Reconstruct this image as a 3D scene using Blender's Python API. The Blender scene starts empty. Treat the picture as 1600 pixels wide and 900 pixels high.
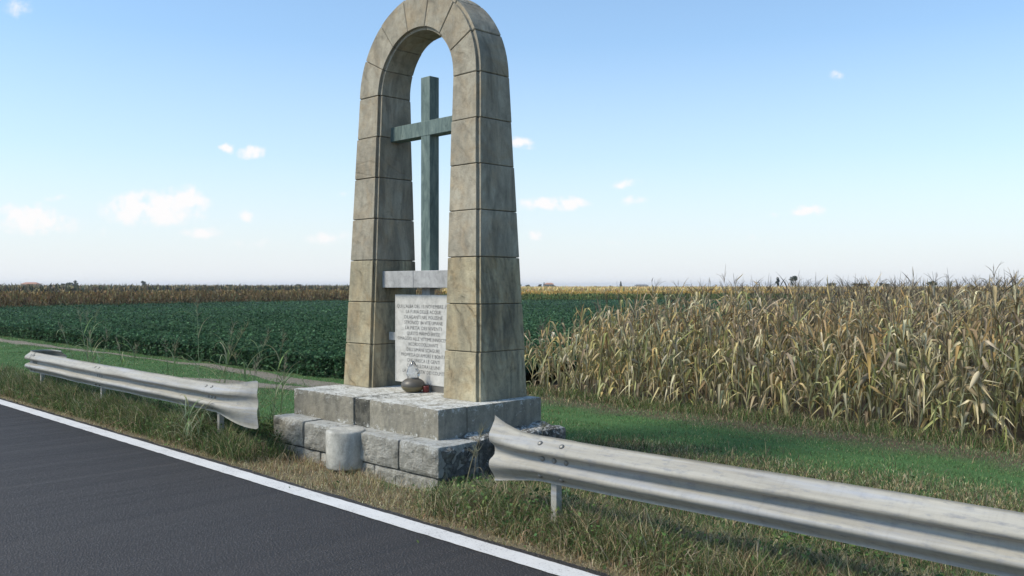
import bpy, math, random
import numpy as np
from mathutils import Vector, Matrix, noise
rnd = random.Random(7)
rng = np.random.default_rng(7)
scene = bpy.context.scene
COL = scene.collection
R2 = math.sqrt(0.5)

# ------------------------------------------------------------------ camera
EYE = 1.75
cam = bpy.data.objects.new('camera', bpy.data.cameras.new('camera'))
COL.objects.link(cam)
cam.location = (0, 0, EYE)
cam.rotation_euler = (math.radians(90 - 0.12), 0, math.radians(45))
cam.data.sensor_width = 36
cam.data.lens = 31.5
cam.data.clip_start = 0.05
cam.data.clip_end = 6000
scene.camera = cam

def ray(u):
    a = (u - 800) / 1400
    return R2 * (a - 1), R2 * (a + 1)
def at_depth(u, d):
    x, y = ray(u)
    return x * d, y * d
def on_ground(u, v, z=0.0):
    d = (EYE - z) * 1400 / (v - 447)
    return at_depth(u, d)

# ------------------------------------------------------------------ light
EXPOSURE = 1.05
SKY_STRENGTH = 0.09
SUN_EL, SUN_DIR = 47, Vector((-0.5, -0.87, 0)).normalized()
scene.view_settings.view_transform = 'Standard'
scene.view_settings.look = 'None'
scene.view_settings.gamma = 1
scene.view_settings.exposure = EXPOSURE
sun = bpy.data.objects.new('sun', bpy.data.lights.new('sun', 'SUN'))
COL.objects.link(sun)
sun.data.energy = 2.0
sun.data.angle = math.radians(16)
sun.data.color = (1.0, 0.90, 0.74)
sv = Vector((SUN_DIR.x * math.cos(math.radians(SUN_EL)), SUN_DIR.y * math.cos(math.radians(SUN_EL)), math.sin(math.radians(SUN_EL))))
sun.rotation_euler = sv.to_track_quat('Z', 'Y').to_euler()
sun.location = sv * 40

world = bpy.data.worlds.new('World')
scene.world = world
world.use_nodes = True
wt = world.node_tree
wt.nodes.clear()
class NT:
    """tiny helper for building node trees"""
    def __init__(s, tree): s.t = tree
    def n(s, typ, **kw):
        nd = s.t.nodes.new(typ)
        for k, v in kw.items(): setattr(nd, k, v)
        return nd
    def l(s, a, b): s.t.links.new(a, b)
    def inp(s, sock, v):
        if hasattr(v, 'is_linked') or isinstance(v, bpy.types.NodeSocket): s.l(v, sock)
        else: sock.default_value = v
    def m(s, op, a, b=0.0, c=None, clamp=False):
        nd = s.n('ShaderNodeMath', operation=op, use_clamp=clamp)
        s.inp(nd.inputs[0], a); s.inp(nd.inputs[1], b)
        if c is not None: s.inp(nd.inputs[2], c)
        return nd.outputs[0]
    def vm(s, op, a, b=(0, 0, 0), c=None, out=0):
        nd = s.n('ShaderNodeVectorMath', operation=op)
        s.inp(nd.inputs[0], a)
        if op == 'SCALE': s.inp(nd.inputs[3], b)
        else: s.inp(nd.inputs[1], b)
        if c is not None: s.inp(nd.inputs[2], c)
        return nd.outputs[out]
    def noise(s, vec, scale, detail=4, rough=0.55, dist=0.0, out=0):
        nd = s.n('ShaderNodeTexNoise')
        s.inp(nd.inputs['Vector'], vec)
        nd.inputs['Scale'].default_value = scale
        nd.inputs['Detail'].default_value = detail
        nd.inputs['Roughness'].default_value = rough
        nd.inputs['Distortion'].default_value = dist
        return nd.outputs[out]
    def ramp(s, v, stops, interp='LINEAR'):
        nd = s.n('ShaderNodeValToRGB')
        nd.color_ramp.interpolation = interp
        e = nd.color_ramp.elements
        while len(e) < len(stops): e.new(0.5)
        for el, (p, c) in zip(e, stops):
            el.position = p
            el.color = (c, c, c, 1) if not isinstance(c, tuple) else (*c[:3], 1)
        s.inp(nd.inputs[0], v)
        return nd.outputs[0]
    def mix(s, f, a, b, blend='MIX'):
        nd = s.n('ShaderNodeMix', data_type='RGBA', blend_type=blend)
        s.inp(nd.inputs[0], f)
        for sock, v in ((nd.inputs[6], a), (nd.inputs[7], b)):
            if isinstance(v, tuple): v = (*v[:3], 1)
            s.inp(sock, v)
        return nd.outputs[2]
    def smooth(s, v, lo, hi):
        nd = s.n('ShaderNodeMapRange', interpolation_type='SMOOTHSTEP')
        s.inp(nd.inputs[0], v)
        nd.inputs[1].default_value = lo; nd.inputs[2].default_value = hi
        return nd.outputs[0]

w = NT(wt)
tc = w.n('ShaderNodeTexCoord').outputs['Generated']
sky = w.n('ShaderNodeTexSky', sky_type='NISHITA', sun_disc=False)
sky.sun_elevation = math.radians(SUN_EL)
sky.sun_rotation = math.atan2(SUN_DIR.x, SUN_DIR.y)
sky.altitude = 0; sky.air_density = 1.0; sky.dust_density = 0.7; sky.ozone_density = 1.6
dfw = w.vm('DOT_PRODUCT', tc, (-R2, R2, 0), out=1)
dright = w.vm('DOT_PRODUCT', tc, (R2, R2, 0), out=1)
dz = w.vm('DOT_PRODUCT', tc, (0, 0, 1), out=1)
afw = w.m('MAXIMUM', w.m('ABSOLUTE', dfw), 0.08)
cx = w.n('ShaderNodeCombineXYZ')
w.l(w.m('DIVIDE', dright, afw), cx.inputs[0]); w.l(w.m('DIVIDE', dz, afw), cx.inputs[1])
P = cx.outputs[0]
nz = w.noise(P, 16, 6, 0.62, 0.3, out=1)
P2 = w.vm('ADD', P, w.vm('SCALE', w.vm('SUBTRACT', nz, (0.5, 0.5, 0.5)), 0.030))
nfine = w.noise(P, 60, 5, 0.6)
# (u, v, half width, half height, density) in the direction of view: fair-weather clouds low over the plain
clouds = [(235, 330, 78, 26, 1.0), (290, 312, 40, 20, 1.0), (42, 338, 52, 24, .9), (60, 352, 72, 18, .7), (353, 228, 14, 9, .8), (392, 235, 26, 11, .8),
          (315, 362, 36, 11, .7), (388, 336, 18, 10, .6), (92, 310, 24, 6, .4), (510, 370, 42, 12, .5), (160, 361, 12, 7, .4),
          (537, 301, 18, 6, .35), (815, 224, 22, 11, .8), (865, 318, 56, 12, .85), (850, 313, 24, 10, .9), (978, 285, 32, 9, .5), (992, 315, 24, 8, .6),
          (1263, 329, 31, 11, 1.0), (840, 369, 17, 8, .6), (1303, 118, 15, 8, .5), (30, 8, 26, 20, .4), (1205, 335, 11, 5, .3),
          (1180, 377, 16, 5, .35), (940, 378, 80, 6, .22), (400, 380, 90, 9, .25), (1410, 304, 24, 5, .15), (-260, 300, 130, 40, 1), (-620, 200, 90, 30, .8),
          (1900, 310, 70, 20, .8), (2300, 250, 120, 34, .9), (-900, 350, 150, 30, .8)]
acc = 0.0
for (u, v, hw, hh, al) in clouds:
    q = w.vm('MULTIPLY_ADD', P2, (1400 / hw, 1400 / hh, 0), (-(u - 800) / hw, -(447 - v) / hh, 0))
    ln = w.vm('LENGTH', q, out=1)
    val = w.m('MULTIPLY_ADD', w.m('SUBTRACT', 1.25, ln, clamp=True), al * 1.0, 0.0)
    acc = val if isinstance(acc, float) else w.m('MAXIMUM', acc, val)
dens = w.m('MULTIPLY', acc, w.ramp(nfine, [(0.3, 0.15), (0.68, 1.7)]))
mask = w.smooth(dens, 0.08, 0.80)
k = 1 / SKY_STRENGTH / 2 ** EXPOSURE
# haze near the horizon is part of this sky: milky, faintly lilac
el = w.m('DIVIDE', dz, 1.0)
skyc = w.mix(1.0, sky.outputs[0], (0.78, 1.04, 1.15), 'MULTIPLY')
hazef = w.ramp(w.m('ABSOLUTE', el), [(0.0, 1.0), (0.06, 0.75), (0.14, 0.42), (0.26, 0.16), (0.5, 0.04), (1, 0.0)])
skyc = w.mix(hazef, skyc, (0.90 * k, 0.925 * k, 0.955 * k))
skyc = w.mix(w.m('MULTIPLY', mask, 0.95), skyc, (1.02 * k, 1.0 * k, 1.0 * k))
bg = w.n('ShaderNodeBackground'); w.l(skyc, bg.inputs[0]); bg.inputs[1].default_value = SKY_STRENGTH
wo = w.n('ShaderNodeOutputWorld'); w.l(bg.outputs[0], wo.inputs[0])

# ------------------------------------------------------------------ object helpers
def tag(o, label=None, cat=None, group=None, kind=None):
    if label: o['label'] = label
    if cat: o['category'] = cat
    if group: o['group'] = group
    if kind: o['kind'] = kind
    return o
def thing(name, loc, label, cat, group=None):
    o = bpy.data.objects.new(name, None)
    o.empty_display_size = 0.2
    COL.objects.link(o); o.location = loc
    return tag(o, label, cat, group)
def link(name, me, parent=None, loc=None):
    o = bpy.data.objects.new(name, me); COL.objects.link(o)
    if parent: o.parent = parent
    if loc is not None: o.location = loc
    return o
def gloc(parent):
    l = Vector((0, 0, 0))
    while parent: l += parent.location; parent = parent.parent
    return l
def mesh(name, verts, faces, mat, parent=None, smooth=False, local=False):
    """world-coordinate verts -> one mesh object (a part when parent is given)"""
    me = bpy.data.meshes.new(name)
    off = Vector((0, 0, 0)) if local else gloc(parent)
    me.from_pydata([(v[0] - off.x, v[1] - off.y, v[2] - off.z) for v in verts], [], faces)
    if mat: me.materials.append(mat)
    if smooth:
        me.polygons.foreach_set('use_smooth', [True] * len(me.polygons))
    me.update()
    return link(name, me, parent)
def np_mesh(name, V, F, mat, colors=None, smooth=False):
    """V (n,3) F (m,4 or 3) numpy; colours per vertex"""
    me = bpy.data.meshes.new(name)
    n, m, k = len(V), len(F), F.shape[1]
    me.vertices.add(n); me.vertices.foreach_set('co', np.asarray(V, np.float32).ravel())
    me.loops.add(m * k); me.loops.foreach_set('vertex_index', np.asarray(F, np.int32).ravel())
    me.polygons.add(m); me.polygons.foreach_set('loop_start', np.arange(0, m * k, k, dtype=np.int32))
    if smooth: me.polygons.foreach_set('use_smooth', np.ones(m, bool))
    if colors is not None:
        at = me.color_attributes.new('tint', 'FLOAT_COLOR', 'POINT')
        c = np.ones((n, 4), np.float32); c[:, :3] = colors
        at.data.foreach_set('color', c.ravel())
    me.materials.append(mat)
    me.update(calc_edges=True)
    return me
def box_vf(x0, x1, y0, y1, z0, z1):
    v = [(x0, y0, z0), (x1, y0, z0), (x1, y1, z0), (x0, y1, z0), (x0, y0, z1), (x1, y0, z1), (x1, y1, z1), (x0, y1, z1)]
    f = [(0, 3, 2, 1), (4, 5, 6, 7), (0, 1, 5, 4), (1, 2, 6, 5), (2, 3, 7, 6), (3, 0, 4, 7)]
    return v, f
def bevel_box(x0, x1, y0, y1, z0, z1, b=0.008):
    """box with chamfered edges"""
    v = []; idx = {}
    X = (x0, x1); Y = (y0, y1); Z = (z0, z1)
    for i in (0, 1):
        for j in (0, 1):
            for k_ in (0, 1):
                sx, sy, sz = (b, -b)[i], (b, -b)[j], (b, -b)[k_]
                idx[i, j, k_, 'x'] = len(v); v.append((X[i], Y[j] + sy, Z[k_] + sz))
                idx[i, j, k_, 'y'] = len(v); v.append((X[i] + sx, Y[j], Z[k_] + sz))
                idx[i, j, k_, 'z'] = len(v); v.append((X[i] + sx, Y[j] + sy, Z[k_]))
    f = []
    for i in (0, 1): f.append([idx[i, a, b_, 'x'] for a, b_ in ((0, 0), (1, 0), (1, 1), (0, 1))])
    for j in (0, 1): f.append([idx[a, j, b_, 'y'] for a, b_ in ((0, 0), (1, 0), (1, 1), (0, 1))])
    for k_ in (0, 1): f.append([idx[a, b_, k_, 'z'] for a, b_ in ((0, 0), (1, 0), (1, 1), (0, 1))])
    for a in (0, 1):
        for c in (0, 1):
            f.append([idx[a, c, 0, 'x'], idx[a, c, 1, 'x'], idx[a, c, 1, 'y'], idx[a, c, 0, 'y']])
            f.append([idx[a, 0, c, 'x'], idx[a, 1, c, 'x'], idx[a, 1, c, 'z'], idx[a, 0, c, 'z']])
            f.append([idx[0, a, c, 'y'], idx[1, a, c, 'y'], idx[1, a, c, 'z'], idx[0, a, c, 'z']])
            for k_ in (0, 1): f.append([idx[a, c, k_, 'x'], idx[a, c, k_, 'y'], idx[a, c, k_, 'z']]) if True else 0
    return v, f
import bmesh
def fix_normals(o):
    bm = bmesh.new(); bm.from_mesh(o.data); bmesh.ops.recalc_face_normals(bm, faces=bm.faces); bm.to_mesh(o.data); bm.free()
    return o
def tube(path, radii, n=8, cap=True):
    """path of points -> verts, faces"""
    V = []; F = []
    for i, p in enumerate(path):
        p = Vector(p)
        t = (Vector(path[min(i + 1, len(path) - 1)]) - Vector(path[max(i - 1, 0)])).normalized()
        a = t.orthogonal().normalized() if i == 0 else (a - t * a.dot(t)).normalized()
        b = t.cross(a)
        r = radii[i] if hasattr(radii, '__len__') else radii
        for k_ in range(n):
            th = 2 * math.pi * k_ / n
            V.append(tuple(p + (a * math.cos(th) + b * math.sin(th)) * r))
    for i in range(len(path) - 1):
        for k_ in range(n):
            F.append((i * n + k_, i * n + (k_ + 1) % n, (i + 1) * n + (k_ + 1) % n, (i + 1) * n + k_))
    if cap: F.append(tuple(range(n))[::-1]); F.append(tuple((len(path) - 1) * n + k_ for k_ in range(n)))
    return V, F
def lathe(profile, n=32, c=(0, 0, 0)):
    V = []; F = []
    for r, z in profile:
        for k_ in range(n):
            th = 2 * math.pi * k_ / n
            V.append((c[0] + r * math.cos(th), c[1] + r * math.sin(th), c[2] + z))
    for i in range(len(profile) - 1):
        for k_ in range(n):
            F.append((i * n + k_, i * n + (k_ + 1) % n, (i + 1) * n + (k_ + 1) % n, (i + 1) * n + k_))
    return V, F
class Acc:
    def __init__(s): s.V = []; s.F = []
    def add(s, vf):
        o = len(s.V); s.V += list(vf[0]); s.F += [tuple(i + o for i in f) for f in vf[1]]
        return s

# ------------------------------------------------------------------ materials
def new_mat(name):
    m = bpy.data.materials.new(name); m.use_nodes = True
    t = m.node_tree; t.nodes.clear()
    N = NT(t)
    out = N.n('ShaderNodeOutputMaterial'); bs = N.n('ShaderNodeBsdfPrincipled')
    N.l(bs.outputs[0], out.inputs[0])
    return m, N, bs
def bump(N, bs, h, dist, strength=1.0):
    b = N.n('ShaderNodeBump'); b.inputs['Strength'].default_value = strength; b.inputs['Distance'].default_value = dist
    N.l(h, b.inputs['Height']); N.l(b.outputs[0], bs.inputs['Normal'])
    return b
def plain(name, col, rough=0.6, metal=0.0, nscale=8, var=0.25, bmp=0.0):
    m, N, bs = new_mat(name)
    tcn = N.n('ShaderNodeTexCoord').outputs['Object']
    f = N.noise(tcn, nscale, 5, 0.6)
    c = N.mix(f, tuple(x * (1 - var) for x in col), tuple(min(1, x * (1 + var)) for x in col))
    N.l(c, bs.inputs['Base Color'])
    bs.inputs['Roughness'].default_value = rough; bs.inputs['Metallic'].default_value = metal
    if bmp: bump(N, bs, N.noise(tcn, nscale * 6, 4), bmp)
    return m
def stone_mat(name, c1, c2, stain, stain_amt, vein=0.5, yellow=0.0, lichen=0.0, rough_bump=0.004, speck=0.3, dark=0.0, weather=0.0):
    m, N, bs = new_mat(name)
    tcn = N.n('ShaderNodeTexCoord').outputs['Object']
    oi = N.n('ShaderNodeObjectInfo').outputs['Random']
    off = N.n('ShaderNodeCombineXYZ')
    N.l(N.m('MULTIPLY', oi, 37.0), off.inputs[0]); N.l(N.m('MULTIPLY', oi, 91.0), off.inputs[1]); N.l(N.m('MULTIPLY', oi, 13.0), off.inputs[2])
    p = N.vm('ADD', tcn, off.outputs[0])
    big = N.noise(p, 2.2, 4, 0.6, 0.4)
    fine = N.noise(p, 45, 5, 0.7)
    col = N.mix(N.ramp(big, [(0.3, 0.0), (0.7, 1.0)]), c1, c2)
    col = N.mix(N.m('MULTIPLY', N.m('ABSOLUTE', N.m('SUBTRACT', oi, 0.5)), 0.9), col, tuple(x * 0.62 for x in c1))
    # swirling bedding lines of the sandstone
    wv = N.n('ShaderNodeTexWave', wave_type='RINGS', rings_direction='SPHERICAL', wave_profile='SIN')
    N.l(N.vm('ADD', p, (0.3, 0.2, 0.9)), wv.inputs['Vector']); wv.inputs['Scale'].default_value = 2.6
    wv.inputs['Distortion'].default_value = 9; wv.inputs['Detail'].default_value = 3; wv.inputs['Detail Scale'].default_value = 0.7
    line = N.ramp(wv.outputs['Fac'], [(0.0, 1.0), (0.12, 0.2), (0.5, 0.0), (1.0, 0.25)])
    gate = N.ramp(N.noise(p, 3.1, 2), [(0.42, 0.0), (0.6, 1.0)])
    lg = N.m('MULTIPLY', line, gate)
    col = N.mix(N.m('MULTIPLY', lg, 0.45 * vein), col, tuple(x * 0.45 for x in c1))
    if yellow: col = N.mix(N.ramp(N.noise(p, 3.5, 4, 0.6, 0.8), [(0.45, 0.0), (0.72, yellow)]), col, (0.36, 0.22, 0.085))
    # rain stains, drawn out downwards
    st = N.noise(N.vm('MULTIPLY', tcn, (3.2, 3.2, 0.9)), 1.7, 5, 0.65, 0.6)
    sm = N.ramp(st, [(0.40, 0.0), (0.66, stain_amt)])
    col = N.mix(sm, col, stain)
    col = N.mix(N.m('MULTIPLY', N.ramp(fine, [(0.25, 1.0), (0.45, 0.0)]), speck), col, tuple(x * 0.35 for x in c1))
    pits = N.noise(p, 130, 3, 0.6)
    col = N.mix(N.m('MULTIPLY', N.ramp(pits, [(0.3, 1.0), (0.42, 0.0)]), 0.4), col, tuple(x * 0.4 for x in c1))
    med = N.noise(p, 10, 7, 0.7, 0.5)
    col = N.mix(1.0, col, N.ramp(med, [(0.3, 0.72), (0.5, 1.0), (0.7, 1.18)]), 'MULTIPLY')
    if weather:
        # dark blotches kept to the right-hand faces, and dark specks on every face
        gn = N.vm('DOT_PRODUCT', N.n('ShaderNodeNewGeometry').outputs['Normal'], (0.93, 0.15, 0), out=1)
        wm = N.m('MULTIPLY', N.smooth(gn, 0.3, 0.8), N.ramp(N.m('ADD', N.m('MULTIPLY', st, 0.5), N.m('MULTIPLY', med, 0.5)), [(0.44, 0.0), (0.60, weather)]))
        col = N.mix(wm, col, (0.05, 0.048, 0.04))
        bp = N.ramp(N.noise(p, 26, 6, 0.8), [(0.62, 0.0), (0.70, 0.8)])
        col = N.mix(bp, col, (0.07, 0.068, 0.055))
    if dark:
        dm = N.ramp(N.noise(p, 9, 8, 0.75, 0.5), [(0.5 - 0.22 * dark, 0.0), (0.62 - 0.16 * dark, min(1, 0.6 + 0.4 * dark))])
        col = N.mix(dm, col, (0.035, 0.035, 0.03))
    if lichen:
        geo = N.n('ShaderNodeNewGeometry').outputs['Normal']
        upn = N.vm('DOT_PRODUCT', geo, (0, 0, 1), out=1)
        ln = N.noise(p, 7, 9, 0.78, 0.7)
        pz = N.n('ShaderNodeSeparateXYZ'); N.l(tcn, pz.inputs[0])
        topz = N.m('ADD', N.smooth(pz.outputs[2], 0.50, 0.61), N.m('MULTIPLY', N.smooth(pz.outputs[2], 0.20, 0.33), N.m('SUBTRACT', 1.0, N.smooth(pz.outputs[2], 0.33, 0.40))))
        grow = N.m('ADD', N.m('MULTIPLY', N.smooth(upn, 0.1, 0.8), lichen * .20), N.m('MULTIPLY', topz, lichen * .22))
        lm = N.smooth(N.m('ADD', N.m('ADD', N.m('MULTIPLY', ln, .55), N.m('MULTIPLY', N.noise(p, 34, 6, 0.8), .45)), grow), 0.56, 0.66)
        lc = N.mix(N.noise(p, 60, 4, 0.7), (0.36, 0.36, 0.33), (0.74, 0.74, 0.70))
        col = N.mix(lm, col, lc)
    N.l(col, bs.inputs['Base Color'])
    bs.inputs['Roughness'].default_value = 0.92
    bs.inputs['Specular IOR Level'].default_value = 0.25
    h = N.m('ADD', N.m('MULTIPLY', fine, 0.6), N.m('MULTIPLY', big, 1.2))
    h = N.m('SUBTRACT', h, N.m('MULTIPLY', lg, 0.9 * vein))
    h = N.m('ADD', h, N.m('MULTIPLY', pits, 0.35))
    bump(N, bs, h, rough_bump * 2.5)
    return m
M = {}
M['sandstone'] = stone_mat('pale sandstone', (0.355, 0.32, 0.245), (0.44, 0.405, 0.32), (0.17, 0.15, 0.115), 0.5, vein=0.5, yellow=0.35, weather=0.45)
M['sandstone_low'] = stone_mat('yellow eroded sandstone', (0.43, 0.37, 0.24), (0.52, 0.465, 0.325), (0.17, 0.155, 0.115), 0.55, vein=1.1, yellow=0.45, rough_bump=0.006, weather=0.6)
M['mortar'] = stone_mat('grey mortar', (0.16, 0.145, 0.12), (0.20, 0.185, 0.155), (0.05, 0.05, 0.045), 0.5, vein=0)
M['step'] = stone_mat('lichened step stone', (0.27, 0.25, 0.20), (0.36, 0.33, 0.26), (0.09, 0.09, 0.08), 0.6, vein=0.2, lichen=0.30, speck=0.5)
M['step_side'] = stone_mat('weathered step stone', (0.17, 0.16, 0.125), (0.22, 0.205, 0.165), (0.06, 0.06, 0.055), 0.7, vein=0.2, lichen=0.28, speck=0.5, dark=0.25)
M['rock'] = stone_mat('rough white limestone', (0.42, 0.405, 0.35), (0.58, 0.56, 0.50), (0.16, 0.155, 0.13), 0.6, vein=0, lichen=0.32, speck=0.9, rough_bump=0.02)
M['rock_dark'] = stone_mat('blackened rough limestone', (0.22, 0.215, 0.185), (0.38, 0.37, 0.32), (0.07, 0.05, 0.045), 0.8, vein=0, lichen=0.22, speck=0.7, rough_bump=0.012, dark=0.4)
M['round'] = stone_mat('smooth round limestone', (0.46, 0.445, 0.39), (0.56, 0.545, 0.49), (0.17, 0.17, 0.15), 0.6, vein=0.1, lichen=0.12, speck=0.35)
M['marble'] = stone_mat('grey white marble', (0.38, 0.38, 0.375), (0.48, 0.475, 0.46), (0.24, 0.24, 0.235), 0.6, vein=0.2, rough_bump=0.001, speck=0.1)
M['slab'] = stone_mat('white marble slab', (0.56, 0.55, 0.515), (0.64, 0.63, 0.59), (0.44, 0.43, 0.40), 0.6, vein=0.05, rough_bump=0.001, speck=0.05)
M['letters'] = plain('dark engraved letters', (0.07, 0.07, 0.066), 0.8)
def verdigris():
    m, N, bs = new_mat('green patinated bronze')
    tcn = N.n('ShaderNodeTexCoord').outputs['Object']
    a = N.noise(N.vm('MULTIPLY', tcn, (1, 1, 0.25)), 14, 8, 0.7, 0.8)
    c = N.ramp(a, [(0.25, (0.04, 0.055, 0.052)), (0.42, (0.085, 0.125, 0.115)), (0.58, (0.14, 0.19, 0.17)), (0.75, (0.25, 0.28, 0.25))])
    d = N.ramp(N.noise(tcn, 30, 6, 0.8), [(0.30, 1.0), (0.38, 0.0)])
    N.l(N.mix(d, c, (0.025, 0.03, 0.03)), bs.inputs['Base Color'])
    bs.inputs['Roughness'].default_value = 0.65; bs.inputs['Metallic'].default_value = 0.15
    bump(N, bs, N.m('SUBTRACT', a, d), 0.004)
    return m
M['bronze'] = verdigris()
def galv(name='weathered galvanised steel'):
    m, N, bs = new_mat(name)
    tcn = N.n('ShaderNodeTexCoord').outputs['Object']
    pos = N.n('ShaderNodeNewGeometry').outputs['Position']
    streak = N.noise(N.vm('MULTIPLY', pos, (0.6, 10, 10)), 1.6, 6, 0.65)
    c = N.ramp(streak, [(0.25, (0.22, 0.205, 0.175)), (0.5, (0.31, 0.295, 0.255)), (0.75, (0.40, 0.385, 0.34))])
    sp = N.noise(N.vm('MULTIPLY', pos, (1, 3, 3)), 9, 6, 0.7)
    c = N.mix(N.ramp(sp, [(0.52, 0.0), (0.68, 0.7)]), c, (0.17, 0.18, 0.20))
    bl = N.noise(N.vm('MULTIPLY', pos, (0.5, 2, 16)), 1.3, 4, 0.6)
    c = N.mix(N.ramp(bl, [(0.5, 0.0), (0.68, 0.6)]), c, (0.33, 0.355, 0.40))
    ru = N.noise(pos, 5, 6, 0.7)
    c = N.mix(N.ramp(ru, [(0.66, 0.0), (0.78, 0.5)]), c, (0.22, 0.13, 0.06))
    dr = N.noise(N.vm('MULTIPLY', pos, (14, 2, 0.8)), 2.0, 5, 0.7)
    c = N.mix(N.ramp(dr, [(0.50, 0.0), (0.75, 0.28)]), c, (0.16, 0.15, 0.125))
    N.l(c, bs.inputs['Base Color'])
    N.l(N.ramp(sp, [(0.3, 0.6), (0.7, 0.75)]), bs.inputs['Roughness'])
    bs.inputs['Metallic'].default_value = 0.0
    bump(N, bs, sp, 0.002)
    return m
M['galv'] = galv()
M['bolt'] = plain('grey bolt steel', (0.20, 0.195, 0.18), 0.5, 0.5)
def tinted(name, rough=0.8, trans=0.25, objvar=0.0, spec=0.2):
    """foliage: colour from the mesh attribute, some light passing through"""
    m, N, bs = new_mat(name)
    at = N.n('ShaderNodeAttribute', attribute_name='tint').outputs['Color']
    c = at
    if objvar:
        oi = N.n('ShaderNodeObjectInfo').outputs['Random']
        hs = N.n('ShaderNodeHueSaturation')
        N.l(N.m('MULTIPLY_ADD', oi, 0.022, 0.489), hs.inputs['Hue'])
        N.l(N.m('MULTIPLY_ADD', N.m('FRACT', N.m('MULTIPLY', oi, 17.3)), 0.5, 0.65), hs.inputs['Saturation'])
        N.l(N.m('MULTIPLY_ADD', N.m('FRACT', N.m('MULTIPLY', oi, 7.7)), objvar, 1 - objvar * 0.5), hs.inputs['Value'])
        N.l(at, hs.inputs['Color']); c = hs.outputs[0]
    N.l(c, bs.inputs['Base Color'])
    bs.inputs['Roughness'].default_value = rough; bs.inputs['Specular IOR Level'].default_value = spec
    tr = N.n('ShaderNodeBsdfTranslucent'); N.l(c, tr.inputs[0])
    ms = N.n('ShaderNodeMixShader'); ms.inputs[0].default_value = trans
    N.l(bs.outputs[0], ms.inputs[1]); N.l(tr.outputs[0], ms.inputs[2])
    out = [n for n in m.node_tree.nodes if n.type == 'OUTPUT_MATERIAL'][0]
    N.l(ms.outputs[0], out.inputs[0])
    return m
M['grass'] = tinted('grass blades')
M['corn'] = tinted('dry maize leaf', objvar=0.8, trans=0.3)
M['leafy'] = tinted('green leaves', objvar=0.4, spec=0.08)
M['bark'] = plain('bark', (0.09, 0.075, 0.06), 0.9, nscale=20, bmp=0.01)

# ------------------------------------------------------------------ ground
Y_ASPH, Y_LINE0, Y_LINE1 = 4.245, 4.006, 4.178
def sstep(a, b, x):
    t = np.clip((x - a) / (b - a), 0, 1)
    return t * t * (3 - 2 * t)
def gz(x, y):
    """ground height: verge dips a little behind the asphalt edge"""
    x = np.asarray(x, float); y = np.asarray(y, float)
    near = np.exp(-((x + 9) / 40.0) ** 2)
    z = -0.075 * sstep(4.15, 4.9, y) - 0.02
    z = z + near * 0.018 * np.sin(x * 1.7 + y * 2.3) * np.sin(y * 1.3 - x * 0.7) * sstep(4.4, 5, y)
    away = sstep(-8.6, -9.4, x) + sstep(-5.9, -5.0, x)
    z = z + away * 0.20 * np.exp(-((y - 4.85) / 0.30) ** 2)
    z = z + 0.018 * np.exp(-((y - 4.32) / 0.12) ** 2)
    return z
def ground_mat():
    m, N, bs = new_mat('ground soil and turf')
    pos = N.n('ShaderNodeNewGeometry').outputs['Position']
    sp = N.n('ShaderNodeSeparateXYZ'); N.l(pos, sp.inputs[0]); Y = sp.outputs[1]
    nb = N.noise(pos, 1.3, 5, 0.6); nf = N.noise(pos, 26, 6, 0.7)
    Yn = N.m('ADD', Y, N.m('MULTIPLY', N.m('SUBTRACT', nb, 0.5), 1.2))
    dry = N.mix(nf, (0.10, 0.085, 0.05), (0.23, 0.195, 0.13))
    soil = N.mix(nf, (0.075, 0.06, 0.042), (0.15, 0.12, 0.085))
    green = N.mix(nf, (0.05, 0.11, 0.04), (0.09, 0.17, 0.06))
    far = N.mix(nb, (0.16, 0.13, 0.07), (0.09, 0.11, 0.05))
    c = N.mix(N.smooth(Yn, 4.9, 5.5), dry, green)
    c = N.mix(N.smooth(Yn, 9.9, 10.5), c, soil)
    c = N.mix(N.smooth(Y, 120, 150), c, far)
    c = N.mix(N.smooth(Y, -3.7, -3.9), c, dry)
    N.l(c, bs.inputs['Base Color']); bs.inputs['Roughness'].default_value = 0.95
    bs.inputs['Specular IOR Level'].default_value = 0.1
    bump(N, bs, nf, 0.02)
    return m
def axis(vals): return np.unique(np.concatenate(vals))
gx = axis([np.linspace(-3500, -60, 30), np.linspace(-60, -24, 30), np.linspace(-24, 2, 131), np.linspace(2, 30, 20), np.linspace(30, 3500, 30)])
gy = axis([np.linspace(-3500, -20, 24), np.linspace(-20, 3.9, 12), np.linspace(3.9, 12, 82), np.linspace(12, 60, 25), np.linspace(60, 3500, 40)])
GX, GY = np.meshgrid(gx, gy)
V = np.stack([GX.ravel(), GY.ravel(), gz(GX, GY).ravel()], 1)
nx, ny = len(gx), len(gy)
ii = (np.arange(ny - 1)[:, None] * nx + np.arange(nx - 1)[None]).ravel()
F = np.stack([ii, ii + 1, ii + nx + 1, ii + nx], 1)
tag(link('ground', np_mesh('ground', V, F, ground_mat(), smooth=True)), kind='structure')

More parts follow.
